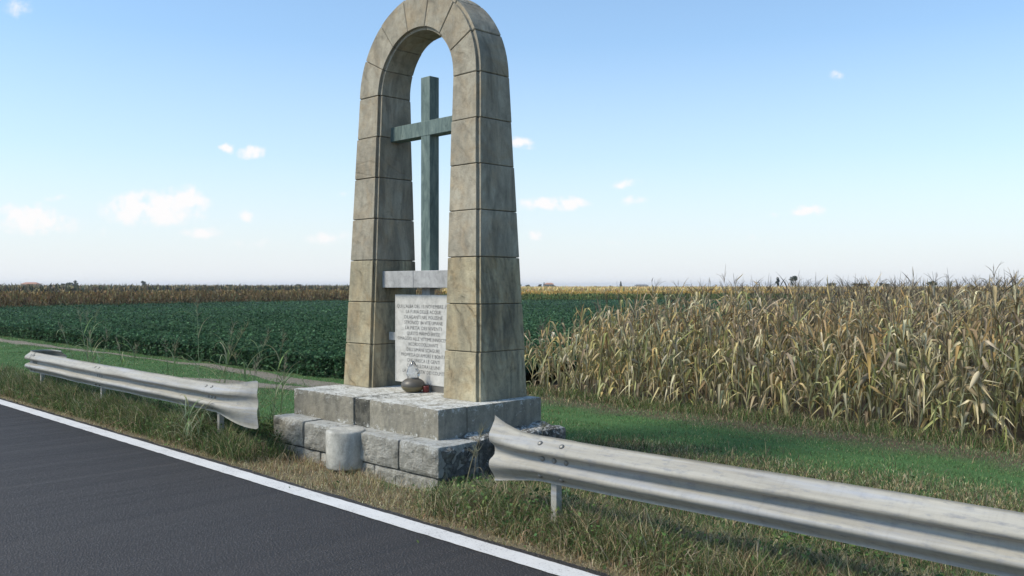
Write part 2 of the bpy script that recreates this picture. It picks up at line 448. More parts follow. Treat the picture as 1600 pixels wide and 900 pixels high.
def asphalt_mat():
    m, N, bs = new_mat('worn asphalt')
    pos = N.n('ShaderNodeNewGeometry').outputs['Position']
    vor = N.n('ShaderNodeTexVoronoi'); vor.inputs['Scale'].default_value = 60; N.l(pos, vor.inputs['Vector'])
    agg = N.ramp(vor.outputs['Distance'], [(0.1, 1.0), (0.55, 0.0)])
    pebble = N.m('MULTIPLY', agg, N.ramp(N.noise(pos, 60, 3), [(0.40, 0.0), (0.62, 1.0)]))
    big = N.noise(pos, 0.7, 7, 0.6)
    c = N.mix(big, (0.080, 0.069, 0.062), (0.090, 0.079, 0.071))
    c = N.mix(N.m('MULTIPLY', pebble, 0.85), c, (0.19, 0.18, 0.17))
    c = N.mix(N.ramp(N.noise(pos, 150, 3), [(0.3, 0.6), (0.5, 0.0)]), c, (0.02, 0.02, 0.023))
    N.l(c, bs.inputs['Base Color']); bs.inputs['Roughness'].default_value = 0.85
    bs.inputs['Specular IOR Level'].default_value = 0.35
    bump(N, bs, N.m('ADD', agg, N.noise(pos, 180, 3)), 0.004)
    return m
# asphalt sheet with a crumbling edge
xs = np.concatenate([np.linspace(-600, -40, 30), np.arange(-39.9, 3, 0.05), np.linspace(3.1, 400, 30)])
def edge_noise(x, s): return np.array([noise.fractal(Vector((t * s, 3.3, 0)), 1.0, 2.0, 4) for t in x])
ye = Y_ASPH + 0.022 * edge_noise(xs, 3.5) + 0.014 * edge_noise(xs + 50, 14)
V = []; n = len(xs)
V = np.concatenate([np.stack([xs, np.full(n, -3.7), np.full(n, 0.004)], 1), np.stack([xs, ye, np.full(n, 0.004)], 1), np.stack([xs, ye + 0.012, np.full(n, -0.05)], 1)])
i = np.arange(n - 1)
F = np.concatenate([np.stack([i, i + 1, i + n + 1, i + n], 1), np.stack([i + n, i + n + 1, i + 2 * n + 1, i + 2 * n], 1)])
tag(link('road', np_mesh('road', V, F, asphalt_mat())), kind='structure')
def paint_mat():
    m, N, bs = new_mat('white road paint')
    pos = N.n('ShaderNodeNewGeometry').outputs['Position']
    a = N.noise(pos, 70, 6, 0.75); b = N.noise(pos, 3, 5, 0.65)
    c = N.mix(b, (0.50, 0.495, 0.48), (0.70, 0.69, 0.67))
    c = N.mix(N.ramp(N.m('ADD', a, N.m('MULTIPLY', b, 0.25)), [(0.47, 0.8), (0.56, 0.0)]), c, (0.16, 0.14, 0.145))
    N.l(c, bs.inputs['Base Color']); bs.inputs['Roughness'].default_value = 0.7
    bump(N, bs, N.noise(pos, 140, 3), 0.004)
    return m
y0 = Y_LINE0 + 0.006 * edge_noise(xs + 9, 9); y1 = Y_LINE1 + 0.005 * edge_noise(xs + 70, 9)
V = np.concatenate([np.stack([xs, y0, np.full(n, 0.009)], 1), np.stack([xs, y1, np.full(n, 0.009)], 1)])
F = np.stack([i, i + 1, i + n + 1, i + n], 1)
tag(link('road_edge_line', np_mesh('road_edge_line', V, F, paint_mat())), kind='structure')

def path_mat():
    m, N, bs = new_mat('dusty track soil')
    pos = N.n('ShaderNodeNewGeometry').outputs['Position']
    c = N.mix(N.noise(pos, 5, 7, 0.7), (0.12, 0.105, 0.075), (0.26, 0.225, 0.175))
    N.l(c, bs.inputs['Base Color']); bs.inputs['Roughness'].default_value = 0.95
    bump(N, bs, N.noise(pos, 22, 6, 0.7), 0.03)
    return m
def path_sheet(name, pts):
    """pts: (x, y centre, half width)"""
    pts = sorted(pts)
    px = np.arange(pts[0][0], pts[-1][0], 0.25)
    cy = np.interp(px, [p[0] for p in pts], [p[1] for p in pts]); hw = np.interp(px, [p[0] for p in pts], [p[2] for p in pts])
    n = len(px); rows = []
    for s in (-1, -0.5, 0, 0.5, 1):
        yy = cy + s * hw * (1 + 0.35 * edge_noise(px + s * 31, 0.9))
        rows.append(np.stack([px, yy, gz(px, yy) + 0.012 - 0.01 * abs(s)], 1))
    V = np.concatenate(rows); i = np.arange(n - 1)
    F = np.concatenate([np.stack([i + r * n, i + 1 + r * n, i + (r + 1) * n + 1, i + (r + 1) * n], 1) for r in range(4)])
    tag(link(name, np_mesh(name, V, F, M['path'], smooth=True)), kind='structure')
M['path'] = path_mat()
path_sheet('dirt_path', [(-60, 9.3, .4), (-40, 9.2, .4), (-31, 9.3, .28), (-26, 9.5, .12), (-22, 9.6, .06), (-19.5, 9.7, .22), (-16, 9.4, .32), (-13, 9.2, .3), (-9, 9.5, .2)])
path_sheet('dirt_path', [(-17.6, 8.15, .02), (-16.5, 8.25, .22), (-14.5, 8.55, .28), (-12.6, 8.9, .2)])

# ------------------------------------------------------------------ blades and leaves (numpy)
def palette(n, cols, jitter=0.26):
    cols = np.array(cols, float)
    c = cols[rng.integers(0, len(cols), n)]
    return np.clip(c * (1 + jitter * rng.normal(size=(n, 1))) * (1 + 0.07 * rng.normal(size=(n, 3))), 0.004, 0.9)
def blades(px, py, pz, L, W, lean, cols):
    """bent tapering blades: 2 segments, 5 verts, 1 quad + 1 tri (as quads with repeated tip)"""
    n = len(px)
    az = rng.uniform(0, 2 * np.pi, n); ln = np.abs(rng.normal(0, lean, n)) + 0.08
    face = rng.uniform(0, np.pi, n)
    wx, wy = np.cos(face) * W / 2, np.sin(face) * W / 2
    b = np.stack([px, py, pz], 1)
    d1 = np.stack([np.cos(az) * np.sin(ln), np.sin(az) * np.sin(ln), np.cos(ln)], 1)
    l2 = np.minimum(ln * 2.4 + 0.2, 2.0)
    d2 = np.stack([np.cos(az) * np.sin(l2), np.sin(az) * np.sin(l2), np.cos(l2)], 1)
    side = np.stack([wx, wy, 0 * wx], 1)
    mid = b + d1 * (L * 0.55)[:, None]; tip = mid + d2 * (L * 0.45)[:, None]
    V = np.stack([b - side, b + side, mid + side * 0.8, mid - side * 0.8, tip + side * .1, tip - side * .1], 1).reshape(-1, 3)
    k_ = np.arange(n) * 6
    F = np.concatenate([np.stack([k_, k_ + 1, k_ + 2, k_ + 3], 1), np.stack([k_ + 3, k_ + 2, k_ + 4, k_ + 5], 1)])
    return V, F, np.repeat(cols, 6, axis=0)
def leaves(px, py, pz, size, cols, up=0.4, aspect=0.6):
    n = len(px)
    a = rng.normal(size=(n, 3)); a[:, 2] *= 0.6; a /= np.linalg.norm(a, axis=1)[:, None]
    nn = rng.normal(size=(n, 3)); nn[:, 2] = np.abs(nn[:, 2]) + up * 2
    b = np.cross(nn, a); b /= np.linalg.norm(b, axis=1)[:, None] + 1e-9
    c = np.stack([px, py, pz], 1); s = size[:, None]
    V = np.stack([c - a * s * .5, c + b * s * aspect * .5 - a * s * .05, c + a * s * .5, c - b * s * aspect * .5 - a * s * .05], 1).reshape(-1, 3)
    k_ = np.arange(n) * 4
    return V, np.stack([k_, k_ + 1, k_ + 2, k_ + 3], 1), np.repeat(cols, 4, axis=0)
def join(*parts):
    V, F, C = [], [], []; o = 0
    for v, f, c in parts:
        V.append(v); F.append(f + o); C.append(c); o += len(v)
    return np.concatenate(V), np.concatenate(F), np.concatenate(C)
def scatter(n, u0, u1, y0, y1, bias=1.0, dmax=200, dmin=2):
    """random ground points inside a Y strip, denser towards the road's near part"""
    out = []
    tot = 0
    while tot < n:
        m_ = n * 3
        y = y0 + (y1 - y0) * rng.random(m_)
        x = rng.uniform(-60, 4, m_)
        d = (y - x) * R2; r = (x + y) * R2
        u = 800 + 1400 * r / np.maximum(d, .1)
        p = np.minimum(1, (5.0 / np.maximum(d, 1)) ** bias)
        ok = (u > u0) & (u < u1) & (d > dmin) & (d < dmax) & (rng.random(m_) < p)
        out.append(np.stack([x[ok], y[ok]], 1)); tot += ok.sum()
    o = np.concatenate(out)[:n]
    return o[:, 0], o[:, 1]
def fnoise(x, y, s, seed=0.0):
    # cheap smooth value noise
    a = np.sin(x * s * 1.3 + seed) + np.sin(y * s * 1.7 + seed * 2.1 + x * s * .6) + np.sin((x + y) * s * 2.3 + seed * 1.3) + np.sin((x - 1.4 * y) * s * 3.9 + seed)
    return a / 4
def off_monument(x, y, keep=0.0):
    return ~((x > -8.86 - keep) & (x < -6.0 + keep) & (y > 5.08 - keep) & (y < 6.85 + keep)) & ~(((x + 7.40) ** 2 + (y - 5.06) ** 2) < (0.21) ** 2)
DRY = [(0.46, 0.38, 0.22), (0.36, 0.29, 0.17), (0.27, 0.215, 0.125), (0.56, 0.49, 0.32), (0.30, 0.20, 0.115), (0.26, 0.25, 0.12)]
GRN = [(0.08, 0.14, 0.045), (0.11, 0.17, 0.055), (0.07, 0.115, 0.04), (0.16, 0.20, 0.07)]
LAWN = [(0.09, 0.19, 0.07), (0.105, 0.215, 0.08), (0.08, 0.165, 0.06), (0.155, 0.22, 0.09), (.18, .215, .095)]
# dry verge grass between asphalt and monument / rails
x, y = scatter(165000, -80, 1750, 4.21, 5.7, 1.5, 60)
ok = off_monument(x, y) & (fnoise(x, y, 5, 3) * .8 + fnoise(x, y, 1.7, 8) * .5 + rng.random(len(x)) > .25)
ok &= (y > 4.265 + 0.05 * fnoise(x, y, 6, 1)) | (rng.random(len(x)) < .12)
x, y = x[ok], y[ok]
g = sstep(-0.1, .7, fnoise(x, y, 2.2, 5) + (y - 4.9) * 0.9 - .5 + 0.35 * sstep(-10, -14, x))
isg = rng.random(len(x)) < np.clip(g, 0.04, 0.8)
c = np.where(isg[:, None], palette(len(x), GRN), palette(len(x), DRY))
L = rng.uniform(.04, .15, len(x)) * (0.45 + 0.75 * sstep(4.3, 4.75, y)) * (1 + .3 * fnoise(x, y, 3, 9))
d = (y - x) * R2
tag(link('dry_verge_grass', np_mesh('dry_verge_grass', *[q for q in blades(x, y, gz(x, y) - .005, L, 0.0022 + d * 0.00028, .8, c)][:2], M['grass'], colors=np.repeat(c, 6, axis=0))), 'straw coloured dry grass along the asphalt edge', 'grass', kind='stuff')
# mown lawn strip
x, y = scatter(330000, -60, 2200, 5.3, 11.4, 1.2, 90)
ok = off_monument(x, y, .02)
pm = (np.abs(y - np.interp(x, [-60, -31, -22, -19.5, -16, -9], [9.3, 9.3, 9.6, 9.7, 9.4, 9.5])) < np.interp(x, [-60, -31, -22, -19.5, -16, -13, -9], [.35, .2, .0, .16, .26, .24, .1]))
pm |= (x < -12.8) & (x > -17.4) & (np.abs(y - np.interp(x, [-17.6, -14.5, -12.6], [8.15, 8.55, 8.9])) < .2)
ok &= ~pm | (rng.random(len(x)) < .28)
x, y = x[ok], y[ok]
d = (y - x) * R2
edge = np.clip(1.1 * sstep(-8.2, -6.6, x) * sstep(.75, -.35, y - 8.25 - .15 * (x + 6) + .3 * fnoise(x, y, 1.5, 3)) + sstep(5.95, 5.3, y) * .9 + sstep(10.1, 10.9, y) * .6 * (x > -11.5) + .12 + .35 * fnoise(x, y, 1.2, 4), 0.02, 1.3)
isd = rng.random(len(x)) < edge * .6
c = np.where(isd[:, None], palette(len(x), DRY + [(0.12, .09, .06)]), palette(len(x), LAWN))
L = rng.uniform(.02, .05, len(x)) * (1 + edge * .8)
V, F, C = blades(x, y, gz(x, y) - .004, L * .85, 0.0022 + d * 0.0003, .6, c * (1 + .22 * fnoise(x, y, 1.1, 6) + .12 * fnoise(x, y, 4, 2))[:, None])
tag(link('mown_grass', np_mesh('mown_grass', V, F, M['grass'], colors=C)), 'short green mown grass strip between guardrails and crops', 'grass', kind='stuff')
# rough undergrowth at the foot of the rails and round the monument
def undergrowth(n, cx_, cy_, sx, sy, hmin, hmax, cols, lean=.5, w=.004, leaf=0, leafc=None, lsize=.03):
    x = cx_ + sx * rng.uniform(-1, 1, n); y = cy_ + sy * rng.normal(size=n) * .5
    ok = off_monument(x, y, -.01) & (y > 4.36); x, y = x[ok], y[ok]
    h = rng.uniform(hmin, hmax, len(x)) * (1 + .4 * fnoise(x, y, 4, 2))
    parts = [blades(x, y, gz(x, y), h, np.full(len(x), w) + (y - x) * R2 * .00025, lean, palette(len(x), cols))]
    if leaf:
        x = cx_ + sx * rng.uniform(-1, 1, leaf); y = cy_ + sy * rng.normal(size=leaf) * .5
        ok = off_monument(x, y, 0) & (fnoise(x, y, 3.2, 8) > -.15); x, y = x[ok], y[ok]
        parts.append(leaves(x, y, gz(x, y) + rng.uniform(.01, hmax * .8, len(x)), rng.uniform(.6, 1.3, len(x)) * lsize, palette(len(x), leafc), up=.3))
    return join(*parts)
MIX = DRY[:3] + GRN + GRN[:2] + [(.10, .075, .05)]
MIXR = DRY + DRY[:4] + GRN + [(.12, .09, .06)]
V, F, C = join(
    undergrowth(12000, -2.6, 4.56, 2.9, .14, .16, .30, MIXR + GRN * 2, leaf=2500, leafc=GRN, lsize=.034),
    undergrowth(36000, -2.4, 4.66, 3.0, .36, .06, .20, MIXR, leaf=3500, leafc=GRN + [(.09, .15, .04)], lsize=.034),
    undergrowth(44000, -12.9, 4.70, 4.6, .42, .11, .32, MIX + GRN[:2], leaf=4000, leafc=GRN, lsize=.035),
    undergrowth(12000, -12.7, 4.60, 4.1, .16, .20, .36, DRY[:4] + GRN * 2, leaf=1500, leafc=GRN, lsize=.035),
    undergrowth(5000, -9.0, 5.35, .42, .55, .14, .38, MIX + GRN, leaf=4500, leafc=GRN + [(.05, .07, .035)], lsize=.035),
    undergrowth(5000, -22, 4.8, 6, .6, .10, .30, MIX + GRN),
    undergrowth(2600, -5.7, 5.3, .35, .5, .06, .20, MIX, leaf=900, leafc=GRN, lsize=.028),
    undergrowth(9000, -4.0, 5.55, 4.5, .28, .05, .13, DRY + MIX),
    undergrowth(11000, -3.4, 7.9, 3.2, .7, .03, .08, MIXR + [(.14, .10, .06)] * 3),
    undergrowth(34000, -3.2, 6.7, 3.6, 1.7, .05, .15, MIX + [(.14, .10, .06), (.10, .08, .05), (.07, .09, .04)], leaf=5000, leafc=GRN, lsize=.03),
    undergrowth(9000, -5.8, 11.15, 5.6, .35, .08, .24, MIX + GRN + DRY[:2]))
tag(link('roadside_undergrowth', np_mesh('roadside_undergrowth', V, F, M['grass'], colors=C)), 'tangled weeds and long grass at the foot of the guardrails', 'weeds', kind='stuff')

# ------------------------------------------------------------------ memorial
AX, AY = -7.64, 6.365            # centre of the arch
ZB, ZS = 0.605, 3.92            # top of steps, springing line
memorial = thing('stone_memorial_arch', (AX, 6.0, 0), 'tall weathered sandstone arch on two stone steps holding a green cross and inscribed slab', 'monument')
def halfdepth(z): return 0.362 - (z - ZB) * 0.0385
def outer(z): return 1.168 - (min(z, ZS) - ZB) * (0.138 / (ZS - ZB))
IN = 0.615; NT_ = 0.034
def sect(ri, ro, D, ins=0.0):
    """cross-section (s, y) from inner to outer with a square rebate on each corner"""
    a, b = ri + ins, ro - ins; D = D - ins; k_ = NT_
    return [(a + k_, -D), (b - k_, -D), (b - k_, -D + k_), (b, -D + k_), (b, D - k_), (b - k_, D - k_), (b - k_, D), (a + k_, D), (a + k_, D - k_), (a, D - k_), (a, -D + k_), (a + k_, -D + k_)]
def sweep(stations, mat, parent, name, wob=0.0, seed=0):
    """stations: list of 12-point rings in world space"""
    V = [p for s in stations for p in s]; F = []
    n = 12
    for i in range(len(stations) - 1):
        for k_ in range(n):
            F.append((i * n + k_, i * n + (k_ + 1) % n, (i + 1) * n + (k_ + 1) % n, (i + 1) * n + k_))
    F.append(tuple(range(n))[::-1]); F.append(tuple((len(stations) - 1) * n + k_ for k_ in range(n)))
    o = mesh(name, V, F, mat, parent)
    return fix_normals(o)
def col_ring(z, side, ins, jx=0, jy=0):
    s = sect(IN, outer(z), halfdepth(z), ins)
    return [(AX + side * a + jx, AY + y + jy, z) for a, y in s]
zs = [ZB, 1.092, 1.570, 2.045, 2.518, 2.985, 3.452, ZS]
for side in (-1, 1):
    for i in range(7):
        z0, z1 = zs[i] + (0.0035 if i else -0.004), zs[i + 1] - 0.0035
        jx, jy = rnd.uniform(-.0035, .0035), rnd.uniform(-.004, .004)
        st = [col_ring(z0, side, .006, jx, jy), col_ring(z0 + .006, side, 0, jx, jy), col_ring(z1 - .006, side, 0, jx, jy), col_ring(z1, side, .006, jx, jy)]
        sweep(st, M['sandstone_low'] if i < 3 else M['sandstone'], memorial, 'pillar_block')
    core = [col_ring(z, side, .022) for z in (ZB - .002, ZS + .02)]
    sweep(core, M['mortar'], memorial, 'mortar_core')
def arch_ring(th, ins, jr=0, jy=0):
    z_ = ZS + math.sin(th) * 0.8
    D = halfdepth(min(z_, ZS + .8))
    s = sect(IN, outer(ZS), D, ins)
    return [(AX + math.cos(th) * (r + jr), AY + y + jy, ZS + math.sin(th) * (r + jr)) for r, y in s]
for i in range(7):
    t0, t1 = math.pi * i / 7, math.pi * (i + 1) / 7
    g = 0.0042
    jr, jy = rnd.uniform(-.003, .003), rnd.uniform(-.004, .004)
    ths = [t0 + g, t0 + g + .008] + [t0 + (t1 - t0) * k_ / 6 for k_ in range(1, 6)] + [t1 - g - .008, t1 - g]
    st = [arch_ring(t, .006 if k_ in (0, 8) else 0, jr, jy) for k_, t in enumerate(ths)]
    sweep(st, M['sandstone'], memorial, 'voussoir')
st = [arch_ring(math.pi * k_ / 28, .022) for k_ in range(29)]
sweep(st, M['mortar'], memorial, 'mortar_core')

# cross
cross = mesh('cross', *bevel_box(AX - .077, AX + .077, 6.292, 6.425, 1.90, 4.05, .004), M['bronze'], memorial)
fix_normals(cross)
cb = Acc()
cb.add(bevel_box(AX - IN - .04, AX + IN + .04, 6.288, 6.43, 3.402, 3.565, .004))
fix_normals(mesh('crossbar', cb.V, cb.F, M['bronze'], cross))
# marble beam in two stones, support and inscribed slab
for x0, x1 in ((AX - IN - .04, -7.702), (-7.698, AX + IN + .04)):
    fix_normals(mesh('marble_beam', *bevel_box(x0, x1, 6.17, 6.47, 1.732, 1.918, .004), M['marble'], memorial))
fix_normals(mesh('support_post', *bevel_box(-7.70, -7.56, 6.29, 6.36, .60, 1.734, .003), M['marble'], memorial))
slab = mesh('inscribed_slab', *bevel_box(AX - .495, AX + .495, 6.255, 6.286, .672, 1.655, .004), M['slab'], memorial)
fix_normals(slab)
for sx in (-1, 1):
    fix_normals(mesh('bracket', *bevel_box(*sorted((AX + sx * .49, AX + sx * .62)), 6.262, 6.29, 1.135, 1.225, .003), M['slab'], memorial))
fix_normals(mesh('support_foot', *bevel_box(AX + .12, AX + .42, 6.262, 6.34, .600, .676, .003), M['bolt'], memorial))
lines = ["QUI L'ALBA DEL 15 NOVEMBRE 1951", "LA FURIA DELLE ACQUE", "DILAGANTI NEL POLESINE", "STRONCO' 84 VITE UMANE", "LA PIETA' DEI VIVENTI", "QUESTO MARMO ERESSE",
         "OMAGGIO ALLE VITTIME INNOCENTI", "RICORDO DOLORANTE", "DELL'UMANE SCIAGURE", "PROMESSA DI AMORE E BONTA'", "CHE UNISCA LE GENTI", "COME ALLORA LE UNI'", "LA            PIETA' DEI COLPITI"]
txt = Acc()
dg = bpy.context.evaluated_depsgraph_get()
for i, s in enumerate(lines):
    cu = bpy.data.curves.new('t', 'FONT'); cu.body = s; cu.size = 1; cu.align_x = 'LEFT'; cu.resolution_u = 2; cu.offset = -0.006
    to = bpy.data.objects.new('t', cu); COL.objects.link(to)
    bpy.context.view_layer.update()
    tm = bpy.data.meshes.new_from_object(to)
    vv = [v.co for v in tm.vertices]
    x0, x1 = min(v.x for v in vv), max(v.x for v in vv)
    width = (len(s.replace('            ', '    ')) * .0298)
    sx = width / (x1 - x0); sz = 0.038 / 0.70
    zb = 1.508 - i * .0600
    txt.add(([(AX + .008 + (v.x - (x0 + x1) / 2) * sx, 6.2535, zb + v.y * sz) for v in vv], [tuple(p.vertices) for p in tm.polygons]))
    bpy.data.objects.remove(to); bpy.data.curves.remove(cu); bpy.data.meshes.remove(tm)
tag(mesh('inscription', txt.V, txt.F, M['letters'], slab), kind='stuff')

# rock-faced and dressed stones
def stone(name, x0, x1, y0, y1, z0, z1, mat, parent, amp=0.012, res=0.045, rough=('-y',), pillow=0.0, seed=None, round_=0.02, freq=9):
    """box of small faces, displaced into a hewn stone"""
    seed = rnd.uniform(0, 100) if seed is None else seed
    nx_, ny_, nz_ = [max(2, int(math.ceil((b - a) / res))) for a, b in ((x0, x1), (y0, y1), (z0, z1))]
    verts = {}; V = []; F = []
    def vid(i, j, k_):
        key = (i, j, k_)
        if key not in verts:
            verts[key] = len(V)
            p = Vector((x0 + (x1 - x0) * i / nx_, y0 + (y1 - y0) * j / ny_, z0 + (z1 - z0) * k_ / nz_))
            V.append(p)
        return verts[key]
    for i in range(nx_):
        for j in range(ny_):
            F.append((vid(i, j, 0), vid(i, j + 1, 0), vid(i + 1, j + 1, 0), vid(i + 1, j, 0)))
            F.append((vid(i, j, nz_), vid(i + 1, j, nz_), vid(i + 1, j + 1, nz_), vid(i, j + 1, nz_)))
    for i in range(nx_):
        for k_ in range(nz_):
            F.append((vid(i, 0, k_), vid(i + 1, 0, k_), vid(i + 1, 0, k_ + 1), vid(i, 0, k_ + 1)))
            F.append((vid(i, ny_, k_), vid(i, ny_, k_ + 1), vid(i + 1, ny_, k_ + 1), vid(i + 1, ny_, k_)))
    for j in range(ny_):
        for k_ in range(nz_):
            F.append((vid(0, j, k_), vid(0, j, k_ + 1), vid(0, j + 1, k_ + 1), vid(0, j + 1, k_)))
            F.append((vid(nx_, j, k_), vid(nx_, j + 1, k_), vid(nx_, j + 1, k_ + 1), vid(nx_, j, k_ + 1)))
    c = Vector(((x0 + x1) / 2, (y0 + y1) / 2, (z0 + z1) / 2)); h = Vector(((x1 - x0) / 2, (y1 - y0) / 2, (z1 - z0) / 2))
    out = []
    for p in V:
        q = p - c
        e = [max(0.0, abs(q[a]) - (h[a] - round_)) for a in range(3)]
        s = math.sqrt(sum(t * t for t in e))
        if s > round_:
            f_ = round_ / s
            for a in range(3):
                if e[a] > 0: q[a] = math.copysign(h[a] - round_ + e[a] * f_, q[a])
        pp = Vector(((p.x + seed) * freq, p.y * freq, p.z * freq))
        nv = Vector([noise.fractal(pp + Vector((9.1 * a, 0, 0)), 0.8, 2.1, 4) for a in range(3)])
        for a, ax_ in enumerate('xyz'):
            face = abs(abs(q[a]) - h[a]) < round_ * 1.01
            sgn = '-' if q[a] < 0 else '+'
            if (sgn + ax_) in rough and face:
                fall = 1.0
                for b_ in range(3):
                    if b_ != a: fall *= min(1, max(0, (h[b_] - abs(q[b_])) / .05))
                q[a] += math.copysign(1, q[a]) * (pillow * fall + amp * nv[a] * (0.5 + .8 * fall))
            elif face: q[a] += 0.25 * amp * nv[a]
        out.append(c + q)
    return mesh(name, out, F, mat, parent, smooth=False)
ZL = 0.322
# lower step, front row then right side, then under-course
for (x0, x1) in ((-8.86, -8.262), (-8.240, -7.46), (-7.450, -6.628), (-6.612, -6.05)):
    corner = x1 > -6.1
    stone('plinth_stone', x0, x1, 5.13, 5.62, .045 + .0 * x0, ZL + rnd.uniform(-.006, .006), M['rock'], memorial, amp=.018, rough=('-y', '-x') if x0 < -8.8 else ('-y',), pillow=.012, res=.032, round_=.018, freq=7)
fix_normals(mesh('mortar_core', *box_vf(-8.80, -6.10, 5.158, 5.58, -.2, ZL - .02), M['mortar'], memorial))
for (x0, x1) in ((-8.85, -7.95), (-7.935, -7.02), (-7.008, -6.07)): stone('plinth_stone', x0, x1, 5.140, 5.60, -.16, .034, M['rock'], memorial, amp=.02, rough=('-y',), res=.04)
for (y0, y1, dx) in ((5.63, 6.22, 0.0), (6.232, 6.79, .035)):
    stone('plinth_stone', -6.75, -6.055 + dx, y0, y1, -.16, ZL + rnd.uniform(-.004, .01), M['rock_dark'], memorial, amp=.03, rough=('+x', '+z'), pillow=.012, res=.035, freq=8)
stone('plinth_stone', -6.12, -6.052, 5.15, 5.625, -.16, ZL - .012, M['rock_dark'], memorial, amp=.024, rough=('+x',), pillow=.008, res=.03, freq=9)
for (x0, x1) in ((-8.84, -7.8), (-7.79, -6.76)):
    stone('plinth_stone', x0, x1, 5.63, 6.77, -.16, ZL - .004, M['rock'], memorial, amp=.012, rough=('-x', '+y'), res=.08)
# engaged round stone at the front of the lower step
prof = [(0.001, .338), (.10, .340), (.17, .339), (.189, .332), (.195, .318), (.196, .2), (.195, .08), (.193, -.02), (.188, -.032), (.15, -.04), (.001, -.04)]
V, F = lathe(prof[::-1], 40, (0, 0, 0))
V = [(-7.40 + v[0] * (1 + .012 * noise.noise(Vector((v[0] * 6, v[1] * 6, v[2] * 6)))), 5.085 + v[1] * (1 + .012 * noise.noise(Vector((v[0] * 5, v[1] * 7, v[2] * 5 + 4)))), v[2]) for v in V]
mesh('round_stone', V, F, M['round'], memorial, smooth=True)
# upper step: dressed stones flush on top
stone('step_stone', -8.812, -7.672, 5.362, 5.99, ZL - .004, ZB, M['step'], memorial, amp=.004, rough=('-y',), res=.05, round_=.007)
stone('step_stone', -7.668, -7.392, 5.378, 5.99, ZL - .004, ZB - .002, M['step_side'], memorial, amp=.008, rough=('-y',), res=.05, round_=.010)
stone('step_stone', -7.388, -6.325, 5.362, 5.72, ZL - .004, ZB + .001, M['step'], memorial, amp=.004, rough=('-y',), res=.05, round_=.007)
stone('step_stone', -7.388, -6.322, 5.723, 6.75, ZL - .004, ZB - .001, M['step'], memorial, amp=.004, rough=('+x',), res=.05, round_=.007)
stone('step_stone', -8.812, -7.392, 5.993, 6.75, ZL - .004, ZB - .0015, M['step'], memorial, amp=.004, rough=('-x',), res=.06, round_=.007)

# ------------------------------------------------------------------ grave light on the step
LX, LY = -7.615, 6.10
lan = thing('votive_lamp', (LX, LY, ZB), 'brown bowl lamp with cut glass flame shaped top in front of the inscribed slab', 'votive lamp')
def terracotta():
    m, N, bs = new_mat('brown glazed bowl')
    tcn = N.n('ShaderNodeTexCoord').outputs['Object']
    sp = N.n('ShaderNodeSeparateXYZ'); N.l(tcn, sp.inputs[0])
    c = N.mix(N.smooth(N.m('ADD', sp.outputs[2], N.m('MULTIPLY', N.noise(tcn, 30), .006)), .062, .066), (0.19, 0.16, 0.085), (0.095, 0.085, 0.07))
    c = N.mix(N.m('MULTIPLY', N.noise(tcn, 25, 6, .7), .35), c, (0.05, .045, .035))
    N.l(c, bs.inputs['Base Color']); bs.inputs['Roughness'].default_value = .45
    return m
V, F = lathe([(.001, 0), (.070, 0), (.085, .008), (.112, .030), (.128, .055), (.132, .072), (.128, .094), (.112, .118), (.088, .136), (.066, .145), (.060, .150), (.058, .160), (.001, .160)], 40)
mesh('bowl', [(v[0] + LX, v[1] + LY, v[2] + ZB) for v in V], F, terracotta(), lan, smooth=True)
def glass_mat():
    m, N, bs = new_mat('cut glass')
    bs.inputs['Base Color'].default_value = (.80, .82, .84, 1); bs.inputs['Roughness'].default_value = .05
    bs.inputs['Transmission Weight'].default_value = .93; bs.inputs['IOR'].default_value = 1.45
    return m
V = []; F = []; n = 12
gp = [(.050, .150), (.072, .172), (.076, .195), (.066, .225), (.058, .255), (.040, .288), (.022, .318), (.004, .338)]
for i, (r, z) in enumerate(gp):
    for k_ in range(n):
        th = 2 * math.pi * (k_ + .5 * (i % 2)) / n
        V.append((LX + r * math.cos(th), LY + r * math.sin(th), ZB + z))
for i in range(len(gp) - 1):
    for k_ in range(n):
        a, b, c_, d_ = i * n + k_, i * n + (k_ + 1) % n, (i + 1) * n + (k_ + 1) % n, (i + 1) * n + k_
        if i % 2: F += [(a, b, c_), (a, c_, d_)] if False else [(a, b, c_), (a, c_, d_)]
        else: F += [(a, b, d_), (b, c_, d_)]
F.append(tuple(range(n))[::-1]); F.append(tuple((len(gp) - 1) * n + k_ for k_ in range(n)))
mesh('glass_flame', V, F, glass_mat(), lan)
V, F = lathe([(.052, .146), (.062, .146), (.064, .152), (.062, .160), (.052, .160)], 32)
mesh('collar', [(v[0] + LX, v[1] + LY, v[2] + ZB) for v in V], F, M['bolt'], lan, smooth=True)
red = thing('grave_candle', (-7.478, 6.165, ZB), 'small red candle cup beside the brown bowl lamp', 'candle')
V, F = lathe([(.001, 0), (.030, 0), (.033, .006), (.035, .062), (.033, .070), (.028, .070), (.027, .050), (.001, .050)], 24)
mesh('cup', [(v[0] - 7.478, v[1] + 6.165, v[2] + ZB) for v in V], F, plain('red plastic', (0.12, 0.014, 0.012), .4), red, smooth=True)
V, F = lathe([(.0265, .050), (.001, .052)], 20)
mesh('wax', [(v[0] - 7.478, v[1] + 6.165, v[2] + ZB) for v in V], F, plain('dusty wax', (0.16, 0.05, 0.04), .6), red, smooth=True)

